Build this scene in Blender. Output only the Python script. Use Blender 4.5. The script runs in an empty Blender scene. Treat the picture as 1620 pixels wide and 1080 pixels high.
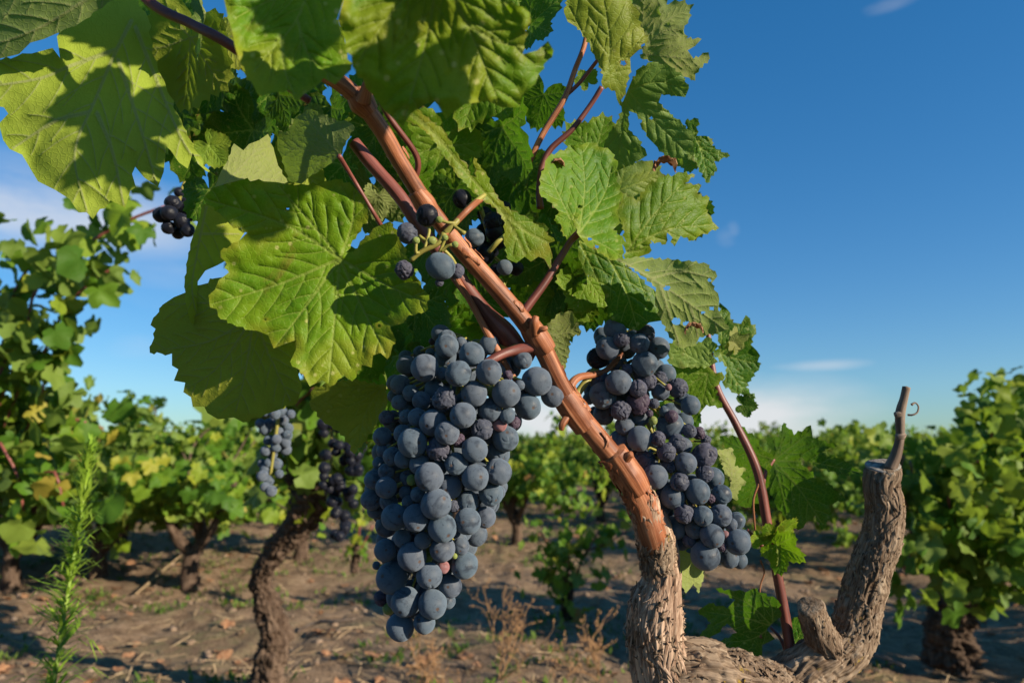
import bpy, math, random
import numpy as np
from mathutils import Vector, Matrix, Euler
from mathutils.geometry import delaunay_2d_cdt
scene = bpy.context.scene
COL = scene.collection
rad = math.radians

# ---------------------------------------------------------------- camera, sky, sun, exposure
CAM_H = 0.75
PITCH = rad(8.43)
FPX = 1080.0                      # focal length in pixels of the 1620 px wide photograph (24 mm)
cam = bpy.data.cameras.new('camera'); camo = bpy.data.objects.new('camera', cam); COL.objects.link(camo)
cam.sensor_width = 36; cam.lens = 24; cam.clip_start = 0.02; cam.clip_end = 3000
camo.location = (0, 0, CAM_H); camo.rotation_euler = (rad(90) + PITCH, 0, 0)
cam.dof.use_dof = True; cam.dof.focus_distance = 0.43; cam.dof.aperture_fstop = 9.0
scene.camera = camo
SUN_EL = rad(19); SUN_AZ = rad(121)     # azimuth clockwise from +Y
world = bpy.data.worlds.new('World'); scene.world = world; world.use_nodes = True
SUNV = Vector((math.sin(SUN_AZ)*math.cos(SUN_EL), math.cos(SUN_AZ)*math.cos(SUN_EL), math.sin(SUN_EL)))
sl = bpy.data.lights.new('sun', 'SUN'); sl.energy = 5.0; sl.angle = rad(0.55); sl.color = (1.0, 0.87, 0.69)
so = bpy.data.objects.new('sun', sl); COL.objects.link(so); so.rotation_euler = SUNV.to_track_quat('Z', 'Y').to_euler()
so.location = (3, -3, 4)
scene.view_settings.view_transform = 'Standard'; scene.view_settings.look = 'None'
scene.view_settings.gamma = 1; scene.view_settings.exposure = 0.76
scene.cycles.use_denoising = True
scene.cycles.max_bounces = 8; scene.cycles.diffuse_bounces = 2; scene.cycles.transmission_bounces = 5
scene.cycles.sample_clamp_indirect = 4

def P(px, py, d):
    """point seen at pixel (px,py) of the photograph at depth d (metres along the view axis)"""
    x = (px-810)/FPX*d; u = -(py-540)/FPX*d
    c, s = math.cos(PITCH), math.sin(PITCH)
    return Vector((x, d*c - u*s, CAM_H + d*s + u*c))
def Pn(px, py, d):
    x = (px-810)/FPX*d; u = -(py-540)/FPX*d
    c, s = math.cos(PITCH), math.sin(PITCH)
    return np.stack([x, d*c - u*s, CAM_H + d*s + u*c], -1)

# ---------------------------------------------------------------- noise (numpy)
def _hash(ix, iy, iz, seed=0):
    h = (ix.astype(np.int64)*374761393 + iy.astype(np.int64)*668265263 + iz.astype(np.int64)*2147483647 + seed*1274126177) & 0xffffffff
    h = ((h ^ (h >> 13))*1274126177) & 0xffffffff
    h = ((h ^ (h >> 16))*2246822519) & 0xffffffff
    return ((h ^ (h >> 15)) & 0xffffff)/float(0xffffff)*2-1
def vnoise(p, seed=0):
    p = np.asarray(p, float); i = np.floor(p); f = p-i; f = f*f*f*(f*(f*6-15)+10); i = i.astype(np.int64)
    r = 0
    for dx in (0, 1):
        wx = f[:, 0] if dx else 1-f[:, 0]
        for dy in (0, 1):
            wy = f[:, 1] if dy else 1-f[:, 1]
            for dz in (0, 1):
                wz = f[:, 2] if dz else 1-f[:, 2]
                r = r + wx*wy*wz*_hash(i[:, 0]+dx, i[:, 1]+dy, i[:, 2]+dz, seed)
    return r
def fbm(p, o=4, seed=0, g=0.5):
    r = 0; a = 1; s = 0
    for k in range(o):
        r = r + a*vnoise(p*(2**k)+17.3*k, seed+k); s += a; a *= g
    return r/s
def ridge(p, o=3, seed=0):
    r = 0; a = 1; s = 0
    for k in range(o):
        r = r + a*(1-2.2*np.abs(vnoise(p*(2**k)+9.1*k, seed+k))); s += a; a *= 0.5
    return r/s

# ---------------------------------------------------------------- objects
def link(o, parent=None):
    COL.objects.link(o)
    if parent is not None: o.parent = parent
    return o
def tag(o, label=None, cat=None, group=None, kind=None):
    if label: o['label'] = label
    if cat: o['category'] = cat
    if group: o['group'] = group
    if kind: o['kind'] = kind
    return o
def empty(name, loc=(0, 0, 0)):
    o = bpy.data.objects.new(name, None); o.location = loc; o.empty_display_size = 0.05
    return link(o)
def mesh(name, V, F, mats, smooth=True, attrs=None):
    me = bpy.data.meshes.new(name)
    V = np.asarray(V, dtype=np.float32)
    if isinstance(F, np.ndarray):
        nf, k = F.shape
        me.vertices.add(len(V)); me.vertices.foreach_set('co', V.ravel())
        me.loops.add(nf*k); me.loops.foreach_set('vertex_index', F.ravel().astype(np.int32))
        me.polygons.add(nf); me.polygons.foreach_set('loop_start', np.arange(0, nf*k, k, dtype=np.int32))
        me.polygons.foreach_set('loop_total', np.full(nf, k, dtype=np.int32))
        me.update(calc_edges=True)
    else:
        me.from_pydata([tuple(v) for v in V], [], [tuple(f) for f in F]); me.update()
    if smooth: me.polygons.foreach_set('use_smooth', np.ones(len(me.polygons), dtype=bool))
    if attrs:
        for an, (typ, data) in attrs.items():
            a = me.attributes.new(an, typ, 'POINT')
            if typ == 'FLOAT_COLOR': a.data.foreach_set('color', np.asarray(data, np.float32).ravel())
            elif typ == 'FLOAT_VECTOR': a.data.foreach_set('vector', np.asarray(data, np.float32).ravel())
            else: a.data.foreach_set('value', np.asarray(data, np.float32).ravel())
    for m in (mats if isinstance(mats, (list, tuple)) else [mats]): me.materials.append(m)
    return me
def obj(name, me, parent=None, loc=None):
    """link the mesh as one object; its world position is kept whatever the parent's place"""
    o = bpy.data.objects.new(name, me); link(o, parent)
    if parent is not None:
        o.matrix_parent_inverse = Matrix.Identity(4)
        b = Vector((0, 0, 0)); q = parent
        while q is not None: b += Vector(q.location); q = q.parent
        o.location = (Vector(loc) if loc else Vector((0, 0, 0))) - b
    elif loc: o.location = loc
    return o
def recentre(me, c):
    n = len(me.vertices); a = np.empty(n*3, np.float32); me.vertices.foreach_get('co', a)
    a = a.reshape(-1, 3) - np.array(c, np.float32); me.vertices.foreach_set('co', a.ravel()); me.update()

# ---------------------------------------------------------------- materials
class NT:
    def __init__(s, name):
        s.m = bpy.data.materials.new(name); s.m.use_nodes = True; s.t = s.m.node_tree; s.t.nodes.clear()
        s.out = s.t.nodes.new('ShaderNodeOutputMaterial')
    def n(s, typ, **kw):
        nd = s.t.nodes.new('ShaderNode'+typ)
        for k, v in kw.items():
            if k.startswith('_'): setattr(nd, k[1:], v)
            else:
                key = k.replace('__', ' ')
                if isinstance(v, bpy.types.NodeSocket): s.t.links.new(v, nd.inputs[key])
                else: nd.inputs[key].default_value = v
        return nd
    def l(s, a, b): s.t.links.new(a, b)
    def noise(s, scale, detail=4, vec=None, rough=0.55, dist=0):
        nd = s.n('TexNoise', Scale=scale, Detail=detail, Roughness=rough, Distortion=dist)
        if vec is not None: s.l(vec, nd.inputs['Vector'])
        return nd.outputs['Fac']
    def ramp(s, fac, stops, interp='LINEAR'):
        r = s.t.nodes.new('ShaderNodeValToRGB'); r.color_ramp.interpolation = interp
        e = r.color_ramp.elements
        while len(e) < len(stops): e.new(0.5)
        for el, (p, c) in zip(e, stops): el.position = p; el.color = (*c, 1) if not isinstance(c, (int, float)) else (c, c, c, 1)
        s.l(fac, r.inputs['Fac']); return r.outputs['Color']
    def mix(s, fac, a, b, mode='MIX'):
        m = s.t.nodes.new('ShaderNodeMix'); m.data_type = 'RGBA'; m.blend_type = mode
        for v, i in ((fac, 0), (a, 6), (b, 7)):
            if isinstance(v, bpy.types.NodeSocket): s.l(v, m.inputs[i])
            elif isinstance(v, (int, float)) : m.inputs[i].default_value = v if i == 0 else (v, v, v, 1)
            else: m.inputs[i].default_value = (*v, 1)
        return m.outputs[2]
    def math(s, op, a, b=0.0, c=None):
        m = s.t.nodes.new('ShaderNodeMath'); m.operation = op
        for v, i in ((a, 0), (b, 1), (c, 2)):
            if v is None: continue
            if isinstance(v, bpy.types.NodeSocket): s.l(v, m.inputs[i])
            else: m.inputs[i].default_value = v
        return m.outputs[0]
    def bump(s, h, strength=0.5, dist=0.001, normal=None):
        b = s.n('Bump', Strength=strength, Distance=dist, Height=h)
        if normal is not None: s.l(normal, b.inputs['Normal'])
        return b.outputs['Normal']
    def surf(s, sh): s.l(sh, s.out.inputs['Surface']); return s.m
    def attr(s, name, o='Color'):
        a = s.t.nodes.new('ShaderNodeAttribute'); a.attribute_name = name; return a.outputs[o]
    def obc(s): return s.t.nodes.new('ShaderNodeTexCoord').outputs['Object']

def leaf_material(name, top=(0.062, 0.165, 0.006), top2=(0.125, 0.24, 0.008), under=(0.15, 0.20, 0.045), yellow=0.45, spots=0.5, brown=0.3, trans=0.42, tint=(0.32, 0.55, 0.01)):
    m = NT(name); lf = m.attr('lf'); sep = m.n('SeparateColor', Color=lf)
    vein, edge, rnd = sep.outputs[0], sep.outputs[1], sep.outputs[2]
    oc = m.attr('lc', 'Vector')                      # leaf coordinates, in metres
    n1 = m.noise(28, 4, oc); n2 = m.noise(95, 3, oc); n3 = m.noise(14, 3, oc, 0.6, 0.6)
    oi = m.n('ObjectInfo')
    g = m.mix(m.ramp(n1, [(0.35, 0.0), (0.65, 1.0)]), top, top2)
    g = m.mix(m.math('MULTIPLY', m.ramp(n3, [(0.52, 0.0), (0.68, 1.0)]), yellow), g, (0.25, 0.26, 0.02))
    ed = m.math('MULTIPLY', edge, m.ramp(m.noise(40, 3, oc), [(0.42, 0.0), (0.62, 1.0)]))
    g = m.mix(m.math('MULTIPLY', ed, yellow), g, (0.33, 0.30, 0.03))
    # pale specks and rusty blotches that real blades carry
    vo = m.n('TexVoronoi', Scale=130.0, Vector=oc); sp = m.ramp(vo.outputs['Distance'], [(0.11, 1.0), (0.2, 0.0)])
    sp = m.math('MULTIPLY', sp, m.ramp(n1, [(0.40, 0.0), (0.52, 1.0)]))
    g = m.mix(m.math('MULTIPLY', sp, spots), g, (0.46, 0.46, 0.14))
    br = m.ramp(m.noise(22, 5, oc, 0.7, 1.2), [(0.62, 0.0), (0.72, 1.0)])
    g = m.mix(m.math('MULTIPLY', br, brown), g, (0.22, 0.12, 0.03))
    rim = m.ramp(edge, [(0.93, 0.0), (1.0, 1.0)]); g = m.mix(m.math('MULTIPLY', m.math('MULTIPLY', rim, m.ramp(m.noise(60, 2, oc), [(0.5, 0.0), (0.6, 1.0)])), 0.8), g, (0.13, 0.055, 0.02))
    cv = m.ramp(vein, [(0.08, 0.0), (0.55, 1.0)])
    gt = m.mix(m.math('MULTIPLY', cv, 0.7), g, (0.30, 0.38, 0.07))
    # underside: paler, felted, same blotches, veins straw coloured
    u = m.mix(m.ramp(n1, [(0.3, 0.0), (0.7, 1.0)]), under, tuple(c*0.75 for c in under))
    u = m.mix(m.math('MULTIPLY', m.ramp(n3, [(0.5, 0.0), (0.7, 1.0)]), yellow), u, (0.30, 0.31, 0.06))
    u = m.mix(m.math('MULTIPLY', br, brown), u, (0.2, 0.12, 0.05))
    gu = m.mix(m.math('MULTIPLY', cv, 0.7), u, (0.32, 0.32, 0.14))
    bf = m.n('NewGeometry').outputs['Backfacing']
    colr = m.mix(bf, gt, gu)
    hv = m.n('HueSaturation', Hue=m.math('MULTIPLY_ADD', oi.outputs['Random'], 0.03, 0.488), Value=m.math('MULTIPLY_ADD', oi.outputs['Random'], 0.3, 0.85), Color=colr).outputs[0]
    # relief: net of small veins and quilting
    v2 = m.n('TexVoronoi', Scale=330.0, Vector=oc, _feature='DISTANCE_TO_EDGE').outputs['Distance']
    net = m.ramp(v2, [(0.0, 0.0), (0.12, 1.0)])
    h = m.math('ADD', m.math('MULTIPLY', net, 0.45), m.math('MULTIPLY', n2, 0.7))
    nb = m.bump(h, 0.4, 0.0007)
    hv2 = m.mix(m.math('MULTIPLY', m.math('SUBTRACT', 1.0, net), 0.26), hv, (0.26, 0.36, 0.03))
    pr = m.n('BsdfPrincipled', Roughness=m.math('MULTIPLY_ADD', bf, 0.25, 0.5), Normal=nb, Base__Color=hv2)
    pr.inputs['Specular IOR Level'].default_value = 0.22
    tc = m.mix(0.5, hv2, tint, 'MIX'); tc = m.mix(m.math('MULTIPLY', vein, 0.5), tc, (0.1, 0.12, 0.02))
    tr = m.n('BsdfTranslucent', Color=tc, Normal=nb)
    ms = m.n('MixShader', Fac=trans); m.l(pr.outputs[0], ms.inputs[1]); m.l(tr.outputs[0], ms.inputs[2])
    return m.surf(ms.outputs[0])
M_LEAF = leaf_material('vine leaf')
M_LEAF_LIT = leaf_material('vine leaf sunlit yellowing', (0.095, 0.215, 0.006), (0.18, 0.29, 0.008), yellow=0.75, spots=1.0, brown=0.5)  # sunlit brightness put into the green; yellowing and specks are the leaf's own
M_LEAF_PALE = leaf_material('vine leaf dull', (0.12, 0.19, 0.04), (0.17, 0.24, 0.06), under=(0.20, 0.24, 0.075), yellow=0.4, brown=0.5, spots=0.4)
M_LEAF_SHADE = leaf_material('vine leaf shade green', (0.028, 0.09, 0.005), (0.05, 0.135, 0.007), under=(0.09, 0.14, 0.03), yellow=0.2, brown=0.1, trans=0.32, tint=(0.16, 0.40, 0.01))  # shade of the inner leaves put into a darker green
M_LEAF_YEL = leaf_material('vine leaf yellow', (0.17, 0.25, 0.02), (0.23, 0.30, 0.03), under=(0.31, 0.34, 0.11), yellow=0.4, brown=0.6, tint=(0.6, 0.6, 0.05))
M_LEAF_UND = leaf_material('vine leaf underside', under=(0.33, 0.38, 0.04), yellow=0.4, brown=0.15, trans=0.42, tint=(0.32, 0.52, 0.01))

def bg_leaf_material():
    m = NT('distant vine foliage'); c = m.attr('lf'); sep = m.n('SeparateColor', Color=c)
    r = sep.outputs[0]
    g = m.ramp(r, [(0.0, (0.028, 0.10, 0.005)), (0.40, (0.065, 0.17, 0.006)), (0.66, (0.15, 0.25, 0.010)), (0.86, (0.30, 0.33, 0.02)), (0.97, (0.40, 0.29, 0.05)), (1.0, (0.28, 0.12, 0.04))])
    n1 = m.noise(30, 3, m.obc()); g = m.mix(m.math('MULTIPLY', n1, 0.35), g, (0.12, 0.16, 0.03))
    bf = m.n('NewGeometry').outputs['Backfacing']
    g = m.mix(m.math('MULTIPLY', bf, 0.55), g, (0.18, 0.24, 0.05))
    pr = m.n('BsdfPrincipled', Roughness=0.6, Base__Color=g, Normal=m.bump(m.noise(120, 2, m.obc()), 0.4, 0.002))
    pr.inputs['Specular IOR Level'].default_value = 0.3
    tr = m.n('BsdfTranslucent', Color=m.mix(0.5, g, (0.35, 0.5, 0.04)))
    ms = m.n('MixShader', Fac=0.36); m.l(pr.outputs[0], ms.inputs[1]); m.l(tr.outputs[0], ms.inputs[2])
    return m.surf(ms.outputs[0])
M_BG = bg_leaf_material()

def berry_material(name, base, bloom, bloom_amt=0.85, scar=True):
    m = NT(name); oc = m.obc(); oi = m.n('ObjectInfo').outputs['Random']
    off = m.n('VectorMath', _operation='ADD'); m.l(oc, off.inputs[0])
    cmb = m.n('CombineXYZ', X=oi, Y=m.math('MULTIPLY', oi, 7.0), Z=m.math('MULTIPLY', oi, 3.0)); m.l(cmb.outputs[0], off.inputs[1]); v = off.outputs[0]
    n = m.noise(170, 5, v, 0.6, 0.4); big = m.noise(70, 3, v, 0.6, 1.0)
    b = m.ramp(n, [(0.25, 0.72), (0.5, 1.0)])
    wiped = m.ramp(big, [(0.34, 0.42), (0.46, 1.0)])
    rub = m.ramp(m.noise(420, 2, v, 0.5, 2.0), [(0.30, 0.5), (0.38, 1.0)])
    f = m.math('MULTIPLY', m.math('MULTIPLY', b, wiped), m.math('MULTIPLY', rub, bloom_amt))
    tint = m.mix(oi, bloom, (bloom[0]*1.12, bloom[1]*0.97, bloom[2]*0.98))
    c = m.mix(f, base, tint)
    if scar:
        d = m.n('VectorMath', _operation='DISTANCE'); m.l(oc, d.inputs[0]); d.inputs[1].default_value = (0, 0, -0.0086)
        s = m.ramp(d.outputs['Value'], [(0.0, 1.0), (0.08, 1.0), (0.13, 0.0)])
        mr = m.math('MULTIPLY', d.outputs['Value'], 90.0)
        s = m.ramp(mr, [(0.07, 1.0), (0.11, 0.0)])
        c = m.mix(m.math('MULTIPLY', s, 0.8), c, (0.10, 0.055, 0.035))
    cr = m.ramp(m.noise(900, 2, v), [(0.25, 0.0), (0.75, 1.0)])
    pr = m.n('BsdfPrincipled', Base__Color=c, Roughness=m.math('MULTIPLY_ADD', f, 0.28, 0.34), Normal=m.bump(m.math('ADD', cr, m.math('MULTIPLY', n, 2.0)), 0.12, 0.0005))
    pr.inputs['Specular IOR Level'].default_value = 0.22
    pr.inputs['Diffuse Roughness'].default_value = 1.0
    pr.inputs['Sheen Weight'].default_value = 0.03; pr.inputs['Sheen Roughness'].default_value = 0.5
    return m.surf(pr.outputs[0])
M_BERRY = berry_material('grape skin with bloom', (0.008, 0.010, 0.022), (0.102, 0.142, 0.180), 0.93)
M_BERRY_W = berry_material('shrivelled grape skin', (0.012, 0.010, 0.020), (0.090, 0.102, 0.138), 0.85, False)
M_BERRY_R = berry_material('purple grape skin', (0.04, 0.014, 0.022), (0.10, 0.08, 0.115), 0.75, False)
M_BERRY_P = berry_material('pink unripe grape skin', (0.24, 0.08, 0.07), (0.27, 0.17, 0.18), 0.7, False)
M_BERRY_G = berry_material('green unripe grape skin', (0.20, 0.26, 0.04), (0.27, 0.32, 0.12), 0.5, False)
M_BERRY_SHADED = berry_material('shade-darkened grape skin', (0.003, 0.004, 0.008), (0.012, 0.015, 0.028), 0.5, False)  # skin blackened to stand for grapes in shade

def wood_material(name, stops, fibre=900, along=0.06, bumpd=0.0008, rough=0.75, spec=0.25, moss=0.0, str_=0.7):
    m = NT(name); tc = m.attr('tc', 'Vector')
    mp = m.n('Mapping', Vector=tc, Scale=(1, 1, along))
    f1 = m.noise(fibre, 5, mp.outputs[0], 0.65, 0.6)
    f2 = m.noise(fibre*0.25, 4, mp.outputs[0], 0.6, 0.8)
    b = m.noise(45, 4, tc)
    k = m.math('ADD', m.math('MULTIPLY', f1, 0.55), m.math('MULTIPLY', f2, 0.45))
    c = m.ramp(k, stops)
    c = m.mix(m.math('MULTIPLY', m.ramp(b, [(0.35, 1.0), (0.6, 0.0)]), 0.45), c, m.mix(1.0, c, (0.45, 0.4, 0.4), 'MULTIPLY'))
    if moss:
        mo = m.ramp(m.noise(60, 5, tc, 0.7), [(0.64, 0.0), (0.68, 1.0)])
        c = m.mix(m.math('MULTIPLY', mo, moss), c, (0.35, 0.24, 0.03))
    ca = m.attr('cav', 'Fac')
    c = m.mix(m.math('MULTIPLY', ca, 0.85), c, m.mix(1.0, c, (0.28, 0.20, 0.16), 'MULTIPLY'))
    pr = m.n('BsdfPrincipled', Base__Color=c, Roughness=rough, Normal=m.bump(k, str_, bumpd))
    pr.inputs['Specular IOR Level'].default_value = spec
    return m.surf(pr.outputs[0])
M_BARK = wood_material('old vine bark', [(0.32, (0.03, 0.018, 0.012)), (0.44, (0.155, 0.105, 0.068)), (0.57, (0.31, 0.235, 0.165)), (0.75, (0.50, 0.41, 0.31))], 700, 0.07, 0.0016, 0.9, 0.1, 0.8, 0.9)
M_BARK_PALE = wood_material('peeling vine bark', [(0.33, (0.07, 0.038, 0.024)), (0.44, (0.28, 0.175, 0.115)), (0.56, (0.53, 0.38, 0.27)), (0.73, (0.72, 0.58, 0.45))], 600, 0.05, 0.0012, 0.8, 0.15, 0.0, 0.8)
M_CANE = wood_material('ripened cane', [(0.32, (0.08, 0.024, 0.012)), (0.48, (0.34, 0.115, 0.045)), (0.66, (0.55, 0.26, 0.135))], 1100, 0.03, 0.0006, 0.48, 0.35, 0.0, 1.0)
M_CANE_DK = wood_material('dark red cane', [(0.3, (0.10, 0.025, 0.022)), (0.5, (0.20, 0.06, 0.045)), (0.75, (0.30, 0.11, 0.08))], 1400, 0.03, 0.0003, 0.45, 0.4)
M_GREY = wood_material('weathered grey spur', [(0.3, (0.10, 0.07, 0.05)), (0.5, (0.25, 0.19, 0.145)), (0.75, (0.42, 0.35, 0.28))], 1200, 0.05, 0.0004, 0.8, 0.15)
M_STEM = wood_material('green bunch stem', [(0.3, (0.22, 0.20, 0.04)), (0.6, (0.33, 0.30, 0.07)), (0.8, (0.42, 0.26, 0.09))], 900, 0.2, 0.0003, 0.5, 0.3)
M_TENDRIL = wood_material('dry tendril', [(0.3, (0.20, 0.07, 0.03)), (0.7, (0.34, 0.15, 0.07))], 900, 0.2, 0.0002, 0.6, 0.2)
M_CUT = wood_material('grey cut wood', [(0.36, (0.07, 0.06, 0.05)), (0.5, (0.25, 0.23, 0.20)), (0.7, (0.42, 0.39, 0.35))], 350, 1.0, 0.0012, 0.95, 0.05)
M_BGBARK = wood_material('distant vine bark', [(0.3, (0.03, 0.02, 0.015)), (0.5, (0.10, 0.068, 0.048)), (0.75, (0.25, 0.18, 0.13))], 160, 0.15, 0.004, 0.9, 0.1)
M_DRY = wood_material('dry weed stalk', [(0.3, (0.24, 0.13, 0.06)), (0.6, (0.40, 0.24, 0.12)), (0.8, (0.50, 0.34, 0.2))], 700, 0.2, 0.0003, 0.85, 0.1)
def plain(name, c1, c2, scale=40, rough=0.8, trans=0):
    m = NT(name); n = m.noise(scale, 4, m.obc()); c = m.mix(m.ramp(n, [(0.35, 0.0), (0.65, 1.0)]), c1, c2)
    pr = m.n('BsdfPrincipled', Base__Color=c, Roughness=rough, Normal=m.bump(n, 0.4, 0.002)); pr.inputs['Specular IOR Level'].default_value = 0.2
    if not trans: return m.surf(pr.outputs[0])
    tr = m.n('BsdfTranslucent', Color=c); ms = m.n('MixShader', Fac=trans); m.l(pr.outputs[0], ms.inputs[1]); m.l(tr.outputs[0], ms.inputs[2])
    return m.surf(ms.outputs[0])
M_WEED = plain('weed green', (0.20, 0.36, 0.03), (0.32, 0.46, 0.05), 30, 0.6, 0.35)
M_WEEDST = plain('weed stem', (0.16, 0.26, 0.05), (0.24, 0.33, 0.06), 60, 0.6)
M_GRASS = plain('ground weeds', (0.06, 0.12, 0.02), (0.14, 0.20, 0.035), 6, 0.7, 0.3)
M_STRAW = plain('straw litter', (0.24, 0.16, 0.09), (0.42, 0.31, 0.18), 20, 0.85)
M_DEAD = plain('dead leaf', (0.26, 0.12, 0.06), (0.42, 0.24, 0.13), 90, 0.85, 0.2)
M_STONE = plain('clods', (0.17, 0.115, 0.08), (0.30, 0.22, 0.155), 18, 0.95)

# ---------------------------------------------------------------- world
def build_world():
    t = world.node_tree; t.nodes.clear(); N = t.nodes.new; L = t.links.new
    sky = N('ShaderNodeTexSky'); sky.sky_type = 'NISHITA'; sky.sun_disc = False
    sky.sun_elevation = SUN_EL; sky.sun_rotation = SUN_AZ; sky.air_density = 1.0; sky.dust_density = 0.25; sky.ozone_density = 2.2; sky.altitude = 300
    tc = N('ShaderNodeTexCoord')
    nz = N('ShaderNodeTexNoise'); nz.inputs['Scale'].default_value = 3.2; nz.inputs['Detail'].default_value = 8; nz.inputs['Roughness'].default_value = 0.6
    mp = N('ShaderNodeMapping'); mp.inputs['Scale'].default_value = (1, 1, 3.2); mp.inputs['Location'].default_value = (0.3, 0.1, 0.0)
    L(tc.outputs['Generated'], mp.inputs['Vector']); L(mp.outputs[0], nz.inputs['Vector'])
    def m(op, a, b=None, c=None):
        x = N('ShaderNodeMath'); x.operation = op
        for v, i in ((a, 0), (b, 1), (c, 2)):
            if v is None: continue
            if isinstance(v, bpy.types.NodeSocket): L(v, x.inputs[i])
            else: x.inputs[i].default_value = v
        return x.outputs[0]
    # cloud banks: (pixel in the photo used only to get a compass bearing and height), angular size, strength
    tot = None
    for px, py, sx, sz, k in ((1180, 672, 0.10, 0.040, 1.0), (870, 665, 0.10, 0.030, 0.9), (60, 330, 0.14, 0.04, 0.62), (1200, 640, 0.05, 0.015, 0.4), (1290, 578, 0.05, 0.006, 0.35), (1150, 380, 0.018, 0.02, 0.2), (1160, 365, 0.01, 0.016, 0.2), (30, 395, 0.3, 0.03, 0.2), (1410, 5, 0.03, 0.008, 0.25), (215, 550, 0.05, 0.02, 0.2), (170, 480, 0.20, 0.16, 0.10)):
        d = (P(px, py, 1) - P(0, 0, 0)).normalized()
        v = N('ShaderNodeVectorMath'); v.operation = 'SUBTRACT'; L(tc.outputs['Generated'], v.inputs[0]); v.inputs[1].default_value = d
        v2 = N('ShaderNodeVectorMath'); v2.operation = 'MULTIPLY'; L(v.outputs[0], v2.inputs[0]); v2.inputs[1].default_value = (1/sx, 1/sx, 1/sz)
        ln = N('ShaderNodeVectorMath'); ln.operation = 'LENGTH'; L(v2.outputs[0], ln.inputs[0])
        g = m('POWER', 2.718, m('MULTIPLY', m('POWER', ln.outputs['Value'], 2.0), -0.6))
        s = m('MULTIPLY', g, k); tot = s if tot is None else m('MAXIMUM', tot, s)
    fac = m('MULTIPLY', m('SUBTRACT', m('ADD', tot, m('MULTIPLY', m('SUBTRACT', nz.outputs['Fac'], 0.5), m('MULTIPLY', m('MINIMUM', tot, 0.5), 3.2))), 0.10), 1.15)
    cl = N('ShaderNodeClamp'); L(fac, cl.inputs['Value']); cl.inputs['Max'].default_value = 0.92
    hs = N('ShaderNodeHueSaturation'); hs.inputs['Saturation'].default_value = 1.38; hs.inputs['Value'].default_value = 1.0; L(sky.outputs[0], hs.inputs['Color'])
    mx = N('ShaderNodeMix'); mx.data_type = 'RGBA'; 
    tn = N('ShaderNodeMix'); tn.data_type = 'RGBA'; tn.blend_type = 'MULTIPLY'; tn.inputs[0].default_value = 1; gm = N('ShaderNodeGamma'); gm.inputs['Gamma'].default_value = 0.72; L(hs.outputs[0], gm.inputs['Color']); L(gm.outputs[0], tn.inputs[6]); tn.inputs[7].default_value = (0.90, 1.33, 1.74, 1)
    L(cl.outputs[0], mx.inputs[0]); L(tn.outputs[2], mx.inputs[6]); mx.inputs[7].default_value = (6.2, 6.3, 6.5, 1)
    bg = N('ShaderNodeBackground'); bg.inputs['Strength'].default_value = 0.074; L(mx.outputs[2], bg.inputs['Color'])
    out = N('ShaderNodeOutputWorld'); L(bg.outputs[0], out.inputs['Surface'])
build_world()

# ---------------------------------------------------------------- ground
def ground_z(x, y):
    p = np.stack([x, y, np.zeros_like(x)], -1)
    r = np.hypot(x, y); near = np.clip(1-(r-12)/20, 0, 1)
    z = 0.06*fbm(p*1.1, 3, 5) + near*(0.035*fbm(p*5, 4, 9) + 0.03*np.clip(fbm(p*17, 3, 3), 0, 1))
    return z - 0.02
def build_ground():
    n = 420; t = np.linspace(-1, 1, n)
    gx = np.sinh(t*6.2)/np.sinh(6.2)*900
    s = np.linspace(0, 1, n)
    gy = -3 + np.sinh(s*6.0)/np.sinh(6.0)*1400
    t2 = np.linspace(-1, 1, n); gx = np.sign(t2)*(np.abs(t2)*5.5 + (np.exp(np.abs(t2)**3*6.8)-1))
    X, Y = np.meshgrid(gx, gy); X, Y = X.ravel(), Y.ravel()
    V = np.stack([X, Y, ground_z(X, Y)], -1)
    i = np.arange(n*n).reshape(n, n); F = np.stack([i[:-1, :-1], i[:-1, 1:], i[1:, 1:], i[1:, :-1]], -1).reshape(-1, 4)
    m = NT('vineyard soil'); oc = m.obc()
    a = m.noise(1.3, 5, oc, 0.6); b = m.noise(14, 6, oc, 0.65); c = m.noise(90, 4, oc, 0.7)
    k = m.math('ADD', m.math('MULTIPLY', b, 0.6), m.math('MULTIPLY', c, 0.4))
    col = m.ramp(k, [(0.32, (0.085, 0.053, 0.032)), (0.47, (0.24, 0.160, 0.098)), (0.6, (0.37, 0.26, 0.165)), (0.75, (0.50, 0.37, 0.25))])
    gr = m.math('MULTIPLY', m.ramp(a, [(0.50, 0.0), (0.62, 1.0)]), m.ramp(b, [(0.42, 0.0), (0.58, 0.85)]))
    col = m.mix(m.math('MULTIPLY', gr, 0.6), col, (0.10, 0.13, 0.035))
    pr = m.n('BsdfPrincipled', Base__Color=col, Roughness=0.95, Normal=m.bump(k, 1.0, 0.03)); pr.inputs['Specular IOR Level'].default_value = 0.1
    tag(obj('ground', mesh('ground', V, F, m.surf(pr.outputs[0]))), kind='structure')
build_ground()

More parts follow.
